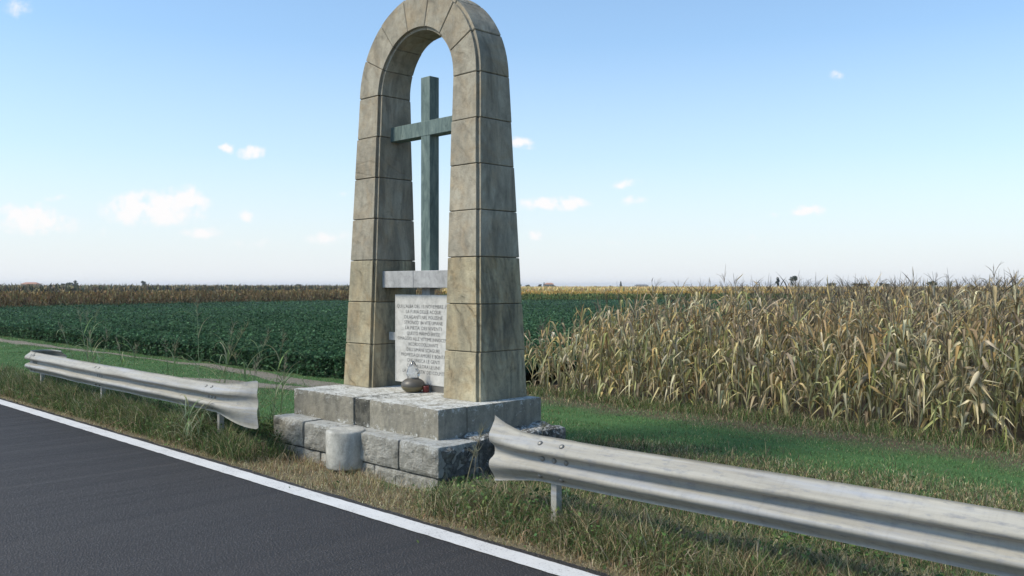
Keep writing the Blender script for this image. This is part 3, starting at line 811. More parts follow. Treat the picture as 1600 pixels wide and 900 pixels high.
# ------------------------------------------------------------------ guardrails
prof_w = [(.312, .004), (.304, .0), (.292, .006), (.268, .036), (.245, .068), (.232, .080), (.220, .083), (.208, .079), (.199, .070), (.186, .030), (.175, .006), (.156, .0)]
prof_w = prof_w + [(.312 - z, o) for z, o in prof_w[:-1]][::-1]
def beam(name, stations, parent, thick=.004):
    """stations: (x, y, z bottom, scale up, scale down, depth scale, face dir) ; sheet with real thickness"""
    V = []; n = len(prof_w); F = []
    ns = len(stations)
    for off in (0, 1):
        for st in stations:
            x, y, zb, su, sd, dp = st[:6]; ang = st[6] if len(st) > 6 else 0.0
            nx_, ny_ = math.sin(ang), -math.cos(ang)      # direction the ribs face
            for z, o in prof_w:
                zz = z - .156; zz *= su if zz > 0 else sd
                oo = o * dp - off * thick
                V.append((x + nx_ * oo, y + ny_ * oo, zb + .156 + zz))
    for off in (0, 1):
        b = off * ns * n
        for i in range(ns - 1):
            for k_ in range(n - 1):
                f = (b + i * n + k_, b + (i + 1) * n + k_, b + (i + 1) * n + k_ + 1, b + i * n + k_ + 1)
                F.append(f if off else f[::-1])
    B = ns * n
    for i in range(ns - 1):
        F.append((i * n, (i + 1) * n, B + (i + 1) * n, B + i * n)); e = n - 1
        F.append((i * n + e, B + i * n + e, B + (i + 1) * n + e, (i + 1) * n + e))
    for k_ in range(n - 1):
        F.append((k_, B + k_, B + k_ + 1, k_ + 1)); t = (ns - 1) * n
        F.append((t + k_, t + k_ + 1, B + t + k_ + 1, B + t + k_))
    o = mesh(name, V, F, M['galv'], parent, smooth=True)
    fix_normals(o)
    m_ = o.modifiers.new('edge', 'EDGE_SPLIT'); m_.split_angle = math.radians(60)
    return o
def bolt_mesh(r=.020):
    V, F = lathe([(r, 0), (r * .98, .004), (r * .8, .009), (r * .45, .012), (.0005, .013)], 12)
    me = bpy.data.meshes.new('bolt'); me.from_pydata([(v[0], -v[2], v[1]) for v in V], [], F); me.materials.append(M['bolt'])
    me.polygons.foreach_set('use_smooth', [True] * len(me.polygons)); me.update()
    return me
BOLT = bolt_mesh()
def prof_out(z):
    zz = [p[0] for p in prof_w][::-1]; oo = [p[1] for p in prof_w][::-1]
    return float(np.interp(z, zz, oo))
def bolts(parent, x, yb, zb, wide=.13):
    for dx, z in ((0, .268), (wide, .268), (-.01, .156), (wide * .5, .156), (wide + .01, .156), (0, .044), (wide, .044)):
        o = link('bolt', BOLT, parent); o.location = Vector((x + dx, yb - prof_out(z) - .001, zb + z)) - gloc(parent)
        tilt = 0.85 if z > .2 else (-.85 if z < .1 else 0)
        o.rotation_euler = (-tilt * .9, 0, 0)
def post(parent, x, y, ztop):
    t_ = .006; w_, d_ = .050, .055; A = Acc(); zb = -.3
    A.add(box_vf(x - w_ / 2, x + w_ / 2, y, y + t_, zb, ztop))
    A.add(box_vf(x - w_ / 2, x - w_ / 2 + t_, y + t_, y + d_, zb, ztop)); A.add(box_vf(x + w_ / 2 - t_, x + w_ / 2, y + t_, y + d_, zb, ztop))
    A.add(box_vf(x - w_ / 2 + t_, x - w_ / 2 + .02, y + d_ - t_, y + d_, zb, ztop)); A.add(box_vf(x + w_ / 2 - .02, x + w_ / 2 - t_, y + d_ - t_, y + d_, zb, ztop))
    return mesh('post', A.V, A.F, M['galv'], parent)
YR = 4.56
# right rail: fish-tail at the monument, then off to the right
gr = thing('guardrail', (-5.0, YR, 0), 'pale corrugated steel guardrail running out of frame right of the monument', 'guardrail', 'guardrails beside the road')
xe = -4.70
zr = .395
def wob(x): return .006 * math.sin(x * 2.1) + .004 * math.sin(x * 5.3 + 1)
st = []
for k_ in range(0, 46):
    x = -4.33 + k_ * .1
    st.append((x, YR + .9 * wob(x), zr + .3 * wob(x + 3) + (x + 4.3) * .002, 1, 1, 1))
beam('rail_panel', st, gr)
st = []
for k_ in range(13):
    t = k_ / 12; x = -4.72 + .78 * t
    f_ = max(0, 1 - t / .55)
    st.append((x, YR - .006 - .01 * f_, zr - .0 + .3 * wob(x + 3), 1 + .62 * f_ ** 2.2 + .02, 1 + .40 * f_ ** 1.1 + .02, 1 - .25 * f_ ** 2))
beam('rail_end', st, gr)
bolts(gr, -4.24, YR - .008, zr, .20)
for x in (-4.16, -.6): post(gr, x, YR + .006, zr + .20)
# left rail
gl = thing('guardrail', (-11.5, YR, 0), 'pale corrugated steel guardrail with a curled far end left of the monument', 'guardrail', 'guardrails beside the road')
YL = 4.62
zl = .385
st = []
for k_ in range(0, 62):
    x = -15.37 + k_ * .1
    st.append((x, YL + wob(x), zl + .3 * wob(x + 1) + .02 * sstep(-12, -15, x), 1, 1, 1))
xend = st[-1][0]
beam('rail_panel', st, gl)
st = []
for k_ in range(13):
    t = k_ / 12; x = xend - .15 + .93 * t
    f_ = max(0, (t - .3) / .7)
    st.append((x, YL - .007 + .10 * f_ ** 2, zl - .005 * f_, 1.02 + .44 * f_ ** 1.5, 1.02 + .75 * math.sin(f_ * 1.57) ** 1.3, 1 - .80 * f_, .20 * f_))
lx = st[-1]; st.append((lx[0] + .022, lx[1] + .004, lx[2], lx[3] * .985, lx[4] * .985, lx[5], lx[6])); st.append((lx[0] + .040, lx[1] + .006, lx[2], lx[3] * .93, lx[4] * .93, lx[5], lx[6]))
beam('rail_end', st, gl)
# curled far terminal
st = []
for k_ in range(15):
    a = k_ / 14 * math.pi * 0.98
    r = .17
    st.append((-15.33 - r * math.sin(a), YL + r - r * math.cos(a), zl + .03, 1.02, 1.02, 1.0, -a))
beam('rail_end', [(-15.12, YL - .006, zl + .022, 1.02, 1.02, 1)] + st + [(-15.0, YL + .34, zl + .03, 1.02, 1.02, 1.0, -math.pi)], gl)
for x in (-15.15, -12.5, xend - .02): bolts(gl, x - .03, YL - .006, zl + (.02 if x < -14 else 0), .13)
for x in (-14.9, -12.47, -9.14): post(gl, x, YL + .006, zl + .20)

# ------------------------------------------------------------------ maize
STRAW = [(0.60, 0.49, 0.26), (0.53, 0.42, 0.20), (0.66, 0.57, 0.36), (0.46, 0.34, 0.16), (0.52, 0.45, 0.23), (0.58, 0.50, 0.30)]
BROWN = [(0.46, 0.34, 0.16), (0.50, 0.38, 0.20), (0.36, 0.26, 0.13)]
OLIVE = [(0.34, 0.34, 0.15), (0.26, 0.26, 0.12), (0.13, 0.16, 0.06)]
def corn_leaf(seed, upright=False):
    """a dried strap leaf: rises from the stalk, folds over and hangs; origin at the stalk"""
    r = random.Random(seed)
    L = r.uniform(.38, .78) if not upright else r.uniform(.22, .42); W = r.uniform(.022, .046) if not upright else r.uniform(.014, .028)
    n = 8; seg = L / n
    ang = r.uniform(.1, .5)          # from vertical
    fold = r.randint(1, 3); drop = r.uniform(1.9, 2.9) if not upright else r.uniform(.0, .4)
    tw = r.uniform(-.5, .5); twr = r.uniform(-.5, .5)
    p = Vector((0.01, 0, 0)); az = 0.0; V = []; C = []
    base = Vector(r.choice(STRAW * 2 + OLIVE[:1] * 2 if seed < 17 else BROWN + STRAW[3:5]))
    if upright: base = Vector(r.choice(BROWN + [(0.12, .10, .08)]))
    for i in range(n + 1):
        t = i / n
        wdt = W * (0.55 + .9 * t if t < .35 else (1 - ((t - .35) / .65) ** 1.8)) * (1 + .12 * r.uniform(-1, 1)) + .002
        d = Vector((math.sin(ang) * math.cos(az), math.sin(ang) * math.sin(az), math.cos(ang)))
        side = Vector((-math.sin(az + tw), math.cos(az + tw), 0.25 * math.sin(tw * 3))).normalized()
        nrm = d.cross(side)
        cup = nrm * wdt * .22
        V += [p - side * wdt / 2 + cup, p + Vector((0, 0, 0)) - cup * .3, p + side * wdt / 2 + cup]
        k_ = r.uniform(.82, 1.15); C += [base * k_, base * k_ * 1.12, base * k_]
        ang += (drop / 2.2 if i in (fold, fold + 1) else drop * .05) + r.uniform(-.16, .16)
        ang = min(ang, 3.0); az += r.uniform(-.25, .25); tw += twr + r.uniform(-.2, .2)
        p = p + d * seg
    F = []
    for i in range(n):
        for s in (0, 1): F.append((i * 3 + s, i * 3 + s + 1, i * 3 + s + 4, i * 3 + s + 3))
    return np.array([tuple(v) for v in V]), np.array(F), np.array([tuple(c) for c in C])
def quads(V, F):
    return np.array(V), np.array([f if len(f) == 4 else (f[0], f[1], f[2], f[2]) for f in F if len(f) in (3, 4)])
def corn_stalk(seed):
    r = random.Random(seed)
    path = [(r.uniform(-.01, .01) * k_, r.uniform(-.01, .01) * k_, k_ * .25) for k_ in range(8)]
    V, F = tube(path, [.013, .012, .011, .011, .010, .008, .006, .004], 5, cap=False)
    V, F = quads(V, F)
    return V, F, np.tile(np.array(r.choice([(.30, .26, .14), (.24, .20, .10), (.34, .29, .17), (.22, .23, .10)])), (len(V), 1))
def corn_ear(seed):
    r = random.Random(seed)
    V, F = lathe([(.004, 0), (.020, .02), (.030, .06), (.030, .11), (.022, .17), (.010, .21), (.002, .23)], 7)
    V, F = quads(V, F); a = r.uniform(.4, 2.6)
    V = np.stack([V[:, 0] * np.cos(a) + V[:, 2] * np.sin(a) + .012, V[:, 1], -V[:, 0] * np.sin(a) + V[:, 2] * np.cos(a)], 1)
    return V, F, np.tile(np.array(r.choice([(.50, .43, .28), (.42, .34, .2), (.36, .3, .18)])), (len(V), 1))
def corn_tassel(seed):
    r = random.Random(seed); parts = []
    for k_ in range(r.randint(4, 7)):
        az = r.uniform(0, 6.28); L = r.uniform(.12, .26); a = r.uniform(.05, .6) if k_ else .04
        p = Vector((0, 0, r.uniform(0, .05) if k_ else 0)); path = [tuple(p)]
        for _ in range(3):
            p = p + Vector((math.sin(a) * math.cos(az), math.sin(a) * math.sin(az), math.cos(a))) * (L / 3 * (1.3 if not k_ else 1)); path.append(tuple(p)); a += r.uniform(.05, .5) if k_ else .05
        V, F = quads(*tube(path, [.0032, .003, .0026, .0012], 3, cap=False))
        parts.append((V, F, np.tile(np.array((.19, .15, .10)), (len(V), 1))))
    return join(*parts)
LEAF = [corn_leaf(s) for s in range(26)]; UPL = [corn_leaf(s + 100, True) for s in range(8)]
STALK = [corn_stalk(s) for s in range(6)]; EAR = [corn_ear(s) for s in range(4)]; TAS = [corn_tassel(s) for s in range(8)]
def pool(nm, lst, mat=None): return [np_mesh(nm, v, f, mat or M['corn'], colors=c, smooth=True) for v, f, c in lst]
LEAFm, UPLm, STALKm, EARm, TASm = pool('leaf', LEAF), pool('upper_leaf', UPL), pool('stalk', STALK), pool('ear', EAR), pool('tassel', TAS)
def corn_spec(h):
    """list of (kind, pool index, height, azimuth, tilt, scale)"""
    out = [('stalk', rnd.randrange(6), 0, rnd.uniform(0, 6.28), 0, h / 1.75)]
    nl = max(12, int(rnd.gauss(20, 1.5) * min(1, h / 1.6)))
    a0 = rnd.uniform(0, 6.28)
    for i in range(nl):
        z = h * (0.02 + .92 * i / nl) + rnd.uniform(-.04, .04)
        out.append(('leaf', rnd.randrange(26) if rnd.random() < .35 else (rnd.randrange(17, 26) if z > h * .62 else rnd.randrange(17)), z, a0 + math.pi * i + rnd.gauss(0, .6), rnd.gauss(0, .12), rnd.uniform(.8, 1.15) * (1.0 if z < h * .75 else .75)))
    for i in range(rnd.randint(1, 2)):
        out.append(('upper_leaf', rnd.randrange(8), h * rnd.uniform(.90, 1.0), rnd.uniform(0, 6.28), rnd.uniform(0, .5), rnd.uniform(.6, 1)))
    if rnd.random() < .7: out.append(('ear', rnd.randrange(4), h * rnd.uniform(.42, .56), rnd.uniform(0, 6.28), 0, rnd.uniform(.8, 1.1)))
    if rnd.random() < .75: out.append(('tassel', rnd.randrange(8), h * .99, rnd.uniform(0, 6.28), 0, rnd.uniform(.7, 1.15)))
    return out
POOLM = {'stalk': STALKm, 'leaf': LEAFm, 'upper_leaf': UPLm, 'ear': EARm, 'tassel': TASm}
POOLV = {'stalk': STALK, 'leaf': LEAF, 'upper_leaf': UPL, 'ear': EAR, 'tassel': TAS}
XC = -11.25
plants = []
row = 0; yrow = 11.42
while yrow < 24:
    x = XC + rnd.uniform(0, .2)
    step = .175 if row < 5 else .22
    while x < 7.5:
        xx, yy = x + rnd.gauss(0, .03), yrow + rnd.gauss(0, .05)
        d_ = (yy - xx) * R2; u_ = 800 + 1400 * (xx + yy) * R2 / d_
        if u_ < 2500:
            h = 1.72 * (0.60 + .40 * float(sstep(-11.4, -8.4, xx))) * rnd.gauss(1, .045)
            h *= 1 + .04 * float(sstep(-5.5, -3, xx)) * rnd.random()
            if row == 0: h *= rnd.uniform(.80, 1.0)
            plants.append((d_, xx, yy, h))
        x += step * rnd.uniform(.75, 1.3)
    yrow += .62 if row < 6 else .8; row += 1
plants.sort()
near = [p for p in plants if p[2] < 13.4][:10000]
near.sort(key=lambda p: p[0] + (0 if -50 < 800 + 1400 * (p[1] + p[2]) * R2 / p[0] < 1640 else 100))
near = near[:290]
nearset = set(near)
for (d_, xx, yy, h) in near:
    z0 = float(gz(xx, yy)) - .01
    t = thing('maize_plant', (xx, yy, z0), 'dry straw coloured maize plant with drooping leaves in the front rows of the near field', 'maize plant', 'dry maize plants in the front rows of the near field')
    lean_ = .05 if rnd.random() < .92 else .28
    t.rotation_euler = (rnd.gauss(0, lean_), rnd.gauss(0, lean_), 0)
    for kind, idx, z, az, tilt, s in corn_spec(h):
        o = bpy.data.objects.new(kind, POOLM[kind][idx]); COL.objects.link(o)
        o.parent = t; o.location = (0, 0, z); o.rotation_euler = (0, tilt, az); o.scale = (s, s, s)
buf = []
def bake(kind, idx, base, z, az, tilt, s, shade=1.0):
    v, f, c = POOLV[kind][idx]
    ct, stt = math.cos(tilt), math.sin(tilt); ca, sa = math.cos(az), math.sin(az)
    x_ = v[:, 0] * ct + v[:, 2] * stt; z_ = -v[:, 0] * stt + v[:, 2] * ct
    X = x_ * ca - v[:, 1] * sa; Y = x_ * sa + v[:, 1] * ca
    buf.append((np.stack([X * s + base[0], Y * s + base[1], z_ * s + base[2] + z], 1), f, np.clip(c * rnd.uniform(.7, 1.3), 0, 1)))
for p in plants:
    if p in nearset: continue
    d_, xx, yy, h = p
    for kind, idx, z, az, tilt, s in corn_spec(h):
        if yy > 15 and z < h * .5 and kind != 'stalk' and xx > -9.5: continue
        bake(kind, idx, (xx, yy, float(gz(xx, yy))), z, az, tilt, s)
V, F, C = join(*buf)
tag(link('maize_field', np_mesh('maize_field', V, F, M['corn'], colors=C, smooth=True)), 'dense dry maize behind the front rows of the near field', 'maize', kind='stuff')
# fallen leaves and husks along the front row
for (u, v, s) in ((1248, 655, .30), (1500, 675, .32), (960, 652, .2), (1085, 628, .25)):
    x, y = on_ground(u, v, -.09)
    lv = LEAFm[rnd.randrange(26)]
    o = link('fallen_leaf', lv); o.location = (x, y, -.06); o.rotation_euler = (rnd.uniform(1.3, 1.7), 0, rnd.uniform(0, 6)); o.scale = (s * 2,) * 3
    tag(o, {1248: 'pale fallen maize leaf on the grass left of centre of the near field', 1500: 'pale fallen maize leaf on the grass at the right of the near field', 960: 'fallen maize leaf near the short plants by the arch', 1085: 'fallen maize leaf at the edge of the front row'}[u], 'fallen leaf')

# ------------------------------------------------------------------ bean field
x0b, y0b = -70, 10.05
def bean_far(x, y):
    """inside the bean field? (front of the far maize)"""
    d = (y - x) * R2; u = 800 + 1400 * (x + y) * R2 / d
    dm = np.interp(u, [-400, 0, 270, 540, 700, 820, 1060, 1700], [50, 62, 77, 94, 99, 101, 104, 108])
    return (d < dm) & (y > 10) & ((x < XC - .3) | (y > 24.5)), u, d
def canopy(x, y):
    return gz(x, y) + .40 + .05 * fnoise(x, y, 2.3, 1) + .04 * fnoise(x, y, .5, 4) + .04 * np.sin(y * 2 * np.pi / .75) * (np.abs(y) < 40)
def bean_points(n, dmin, dmax):
    out = []; tot = 0
    while tot < n:
        u = rng.uniform(-60, 1660, n * 2); q = rng.random(n * 2)
        d = 1 / (1 / dmin + q * (1 / dmax - 1 / dmin))
        a = (u - 800) / 1400; x = R2 * (a - 1) * d; y = R2 * (a + 1) * d
        ok, _, _ = bean_far(x, y)
        out.append(np.stack([x[ok], y[ok]], 1)); tot += ok.sum()
    o = np.concatenate(out)[:n]; return o[:, 0], o[:, 1]
BEAN = [(0.012, 0.085, 0.022), (0.020, 0.11, 0.028), (0.028, 0.135, 0.036), (0.014, 0.085, 0.018), (0.045, 0.16, 0.045), (0.022, 0.12, 0.024)]
parts = []
x, y = bean_points(240000, 13.5, 140)
d = (y - x) * R2
z = canopy(x, y) + rng.normal(0, .05, len(x)); sz = rng.uniform(.6, 1.4, len(x)) * (.055 + d * .0008)
rowy = .8 * fnoise(x * .15, y, 1.1, 7) + .8 * fnoise(x, y, .12, 2)
parts.append(leaves(x, y, z, sz, palette(len(x), BEAN, .22) * (1 + .35 * rowy)[:, None], up=.5, aspect=.75))
# leafy side of the first row
m_ = 34000
x = -rng.uniform(11.5, 48, m_); x = XC - .4 - (36 * rng.random(m_) ** 1.6); y = y0b + np.abs(rng.normal(0, .16, m_)) + .08 * fnoise(x, x, 2.1, 3); z = gz(x, y) + .42 * rng.random(m_) ** .8
parts.append(leaves(x, y, z, rng.uniform(.05, .11, m_), palette(m_, BEAN + [(.05, .09, .035)], .25), up=.1, aspect=.75))
V, F, C = join(*parts)
tag(link('bean_field', np_mesh('bean_field', V, F, M['leafy'], colors=C)), 'dark green bean crop filling the field behind the guardrail', 'bean crop', kind='stuff')
# dense layer of lower leaves that closes the crop
bx = np.concatenate([np.linspace(-125, -40, 60), np.linspace(-39, XC - .4, 120)]); by = np.concatenate([np.linspace(10.2, 26, 90), np.linspace(26.5, 60, 60)])
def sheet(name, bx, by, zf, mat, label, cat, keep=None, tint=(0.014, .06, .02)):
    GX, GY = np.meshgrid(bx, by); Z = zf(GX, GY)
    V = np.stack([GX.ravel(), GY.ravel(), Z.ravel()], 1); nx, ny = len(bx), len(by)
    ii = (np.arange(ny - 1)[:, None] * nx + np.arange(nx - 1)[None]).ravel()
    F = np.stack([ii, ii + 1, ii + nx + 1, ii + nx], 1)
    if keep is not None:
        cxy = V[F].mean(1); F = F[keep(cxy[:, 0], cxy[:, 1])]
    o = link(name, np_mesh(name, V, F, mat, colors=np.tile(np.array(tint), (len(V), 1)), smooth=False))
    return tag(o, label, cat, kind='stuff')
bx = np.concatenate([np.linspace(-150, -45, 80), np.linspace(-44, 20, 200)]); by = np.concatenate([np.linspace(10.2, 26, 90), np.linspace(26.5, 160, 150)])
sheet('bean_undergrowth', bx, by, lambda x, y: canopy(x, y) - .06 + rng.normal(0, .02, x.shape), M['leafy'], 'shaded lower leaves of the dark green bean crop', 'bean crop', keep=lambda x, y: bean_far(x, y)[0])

# ------------------------------------------------------------------ far maize
def far_line(us, ds):
    return lambda u: np.interp(u, us, ds)
dfar = far_line([-400, 0, 270, 540, 700, 820, 1060, 1700], [51, 63, 78, 95, 100, 102, 105, 109])
def far_maize(name, u0, u1, n, cols, label, hgt, tasc, core):
    u = rng.uniform(u0, u1, n); d = dfar(u) + 1.5 + rng.exponential(5, n)
    a = (u - 800) / 1400; x = R2 * (a - 1) * d; y = R2 * (a + 1) * d
    z = rng.random(n) ** .75 * hgt
    L = rng.uniform(.25, .6, n); W = rng.uniform(.05, .12, n)
    v1 = blades(x, y, z - .3, L, W, .5, palette(n, cols, .22))
    # canopy top further back
    m_ = n // 2
    u = rng.uniform(u0, u1, m_); d = dfar(u) + rng.uniform(0, 1, m_) ** 2 * 260
    a = (u - 800) / 1400; x = R2 * (a - 1) * d; y = R2 * (a + 1) * d
    v2 = blades(x, y, hgt - .35 + rng.normal(0, .08, m_), rng.uniform(.25, .55, m_), .06 + d * .0006, .4, palette(m_, tasc, .2))
    # solid body of the crop behind its first rows
    us = np.linspace(u0, u1, 120); rings = []
    for dd, zz in ((3.5, 0.0), (3.5, hgt - .35), (320, hgt - .38)):
        d = dfar(us) + dd; a = (us - 800) / 1400
        rings.append(np.stack([R2 * (a - 1) * d, R2 * (a + 1) * d, np.full(120, zz)], 1))
    Vb = np.concatenate(rings); i = np.arange(119)
    Fb = np.concatenate([np.stack([i + r * 120, i + 1 + r * 120, i + (r + 1) * 120 + 1, i + (r + 1) * 120], 1) for r in (0, 1)])
    V, F, C = join(v1, v2, (Vb, Fb, np.tile(np.array(core), (360, 1))))
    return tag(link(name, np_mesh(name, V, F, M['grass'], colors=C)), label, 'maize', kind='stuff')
far_maize('far_maize_field', -300, 690, 52000, [(0.42, .32, .17), (.50, .39, .21), (.32, .24, .125), (.33, .29, .14), (.56, .44, .25)], 'brown ripe maize field along the horizon on the left', 1.78, [(.14, .13, .10), (.20, .17, .11), (.12, .13, .09)], (.28, .21, .115))
far_maize('far_maize_field', 690, 1640, 36000, [(0.72, .54, .20), (.66, .46, .16), (.60, .50, .16), (.78, .62, .30), (.55, .36, .12)], 'ripe maize field along the horizon right of the arch, sunlight painted into its golden colour', 1.60, [(.66, .52, .28), (.70, .54, .26), (.58, .44, .22)], (.55, .40, .15))  # sunlight on the distant crop is put into this brighter golden palette
# weedy light green margin in front of the golden field
n = 9000
u = rng.uniform(690, 1300, n); d = dfar(u) - rng.uniform(0, 9, n); a = (u - 800) / 1400
V, F, C = blades(R2 * (a - 1) * d, R2 * (a + 1) * d, rng.uniform(.2, .75, n), rng.uniform(.2, .5, n), rng.uniform(.05, .12, n), .5, palette(n, [(.10, .15, .05), (.14, .17, .06), (.07, .12, .04)]))
tag(link('field_margin', np_mesh('field_margin', V, F, M['grass'], colors=C)), 'lighter green weedy margin between beans and the golden maize', 'weeds', kind='stuff')

# ------------------------------------------------------------------ trees and farms on the horizon
def far_tree(u, vtop, wpx, d, label, kind='round', group='trees on the horizon', base=0):
    x, y = at_depth(u, d); H = EYE + (447 - vtop) / 1400 * d; Wd = wpx / 1400 * d
    t = thing('cypress_tree' if kind == 'cone' else 'tree', (x, y, 0), label, 'tree', group)
    V, F = tube([(x, y, 0), (x + .1, y, H * .35), (x + .2, y, H * .75)], [Wd * .05 + .1, Wd * .035 + .06, .05], 6)
    mesh('trunk', V, F, M['bark'], t)
    n = 900
    lumps = []
    if kind == 'cone':
        for k_ in range(14):
            f_ = k_ / 13; lumps.append((0, 0, H * (.12 + .84 * f_), Wd * .5 * (1 - f_ * .9) + .1, H * .08))
    else:
        for k_ in range(9):
            a = rnd.uniform(0, 6.28); rr = Wd * .28 * math.sqrt(rnd.random())
            lumps.append((math.cos(a) * rr * 1.2, math.sin(a) * rr * 1.2, H * rnd.uniform(.42, .84), Wd * rnd.uniform(.14, .26), H * rnd.uniform(.10, .17)))
    li = rng.integers(0, len(lumps), n); lp = np.array(lumps)[li]
    q = rng.normal(size=(n, 3)); q /= np.linalg.norm(q, axis=1)[:, None]; q *= rng.random((n, 1)) ** .4
    P_ = np.stack([x + lp[:, 0] + q[:, 0] * lp[:, 3], y + lp[:, 1] + q[:, 1] * lp[:, 3], lp[:, 2] + q[:, 2] * lp[:, 4]], 1)
    V, F, C = leaves(P_[:, 0], P_[:, 1], P_[:, 2], rng.uniform(.5, 1.2, n) * max(.35, Wd * .09), palette(n, [(.05, .075, .04), (.07, .095, .05), (.035, .055, .03)]), up=.2, aspect=.8)
    V -= np.array([x, y, 0]); link('crown', np_mesh('crown', V, F, M['leafy'], colors=C), t)
far_tree(112, 437.5, 19, 420, 'round pale green tree standing above the far maize, larger of the two on the left')
far_tree(99, 442, 9, 430, 'small round tree just left of the larger round tree on the far left horizon')
far_tree(227, 438.5, 15, 420, 'ragged small tree standing above the maize on the left horizon')
far_tree(88, 444, 16, 450, 'low clump of trees at the left end of the horizon beside the house')
far_tree(337, 444, 10, 520, 'low dark tree on the horizon halfway to the arch')
far_tree(357, 444, 14, 520, 'low wide tree on the horizon, right of its darker neighbour')
far_tree(466, 443.5, 12, 520, 'low tree on the horizon just left of the arch')
far_tree(440, 445, 8, 520, 'very low bush on the horizon left of the arch')
far_tree(812, 444, 8, 560, 'small round tree on the horizon touching the right side of the arch')
far_tree(824, 444.5, 10, 560, 'small low tree on the horizon second from the arch')
far_tree(844, 443.5, 7, 560, 'dark tree beside the far farmhouse, left of the pointed one')
far_tree(850, 441.5, 4, 560, 'small pointed tree at the end of the far farmhouse', 'cone')
far_tree(866, 444, 6, 560, 'dark round tree at the right end of the far farmhouse')
far_tree(970, 439.5, 6, 520, 'dark conical cypress alone on the horizon right of the arch', 'cone')
far_tree(955, 446, 10, 560, 'low hedge tree left of the cypress on the horizon')
far_tree(930, 446, 8, 600, 'very low distant bush between farmhouse and cypress')
far_tree(1215, 432, 9, 300, 'thin tree behind the near maize left of the taller one', group='trees behind the near maize')
far_tree(1242, 427, 18, 300, 'tall rounded tree rising behind the near maize', group='trees behind the near maize')
far_tree(1300, 440, 22, 330, 'low round tree behind the near maize right of the tall one', group='trees behind the near maize')
far_tree(1345, 442, 30, 330, 'low wide tree behind the near maize at mid right', group='trees behind the near maize')
far_tree(1385, 441, 24, 330, 'low tree behind the near maize, second from the right', group='trees behind the near maize')
far_tree(1455, 438, 26, 330, 'low tree behind the near maize, farthest right', group='trees behind the near maize')
M['roof'] = plain('terracotta roof', (0.38, 0.20, 0.14), .9); M['farwall'] = plain('pale render', (0.55, .48, .42), .9); M['dark'] = plain('dark opening', (.05, .05, .055), .5)
def house(u, d, wpx, hz, roofz, label, rmat=None):
    x, y = at_depth(u, d); wd = wpx / 1400 * d; dp = wd * .5
    t = thing('farmhouse', (x, y, 0), label, 'house', 'farm buildings on the horizon')
    t.rotation_euler = (0, 0, math.radians(45))
    def P(v): return v
    mesh('wall', *box_vf(-wd / 2, wd / 2, 0, dp, 0, hz), M['farwall'], t, local=True)
    e = .4; V = [(-wd / 2 - e, -e, hz), (wd / 2 + e, -e, hz), (wd / 2 + e, dp + e, hz), (-wd / 2 - e, dp + e, hz), (-wd / 2 + 1, dp / 2, roofz), (wd / 2 - 1, dp / 2, roofz)]
    mesh('roof', V, [(0, 1, 5, 4), (1, 2, 5), (2, 3, 4, 5), (3, 0, 4), (3, 2, 1, 0)], rmat or M['roof'], t, local=True)
    for k_ in range(4):
        xx = -wd / 2 + wd * (k_ + .5) / 4
        mesh('window', *box_vf(xx - .5, xx + .5, -.03, .05, hz - 1.8, hz - .6), M['dark'], t, local=True)
house(45, 380, 24, 2.6, 3.4, 'long low house with pinkish red roof above the maize at the far left')
house(858, 520, 14, 2.8, 3.7, 'small far farmhouse with white wall between dark trees')
house(1003, 560, 20, 2.2, 3.0, 'long low grey farm building right of the cypress', plain('grey roof', (.25, .25, .26), .9))

# ------------------------------------------------------------------ weeds standing out singly
WEEDC = [(0.15, 0.24, 0.10), (0.19, 0.28, 0.12), (0.25, 0.31, 0.17), (.30, .30, .17)]
def strap_leaf(r, L, W, a0, curl, az, p0, cols, n=7):
    V = []; C = []; p = Vector(p0); ang = a0
    base = np.array(r.choice(cols))
    for i in range(n + 1):
        t = i / n; w_ = W * (1 - t ** 2) * (.6 + .8 * min(t * 3, .5)) + .0008
        d = Vector((math.sin(ang) * math.cos(az), math.sin(ang) * math.sin(az), math.cos(ang)))
        s = Vector((-math.sin(az), math.cos(az), 0)); up = d.cross(s) * w_ * .25
        V += [p - s * w_ / 2 + up, p - up * .3, p + s * w_ / 2 + up]; C += [base, base * 1.25, base]
        p = p + d * (L / n); ang += curl / n * (1 + t)
    F = [(i * 3 + s, i * 3 + s + 1, i * 3 + s + 4, i * 3 + s + 3) for i in range(n) for s in (0, 1)]
    return np.array([tuple(v) for v in V]), np.array(F), np.array(C)
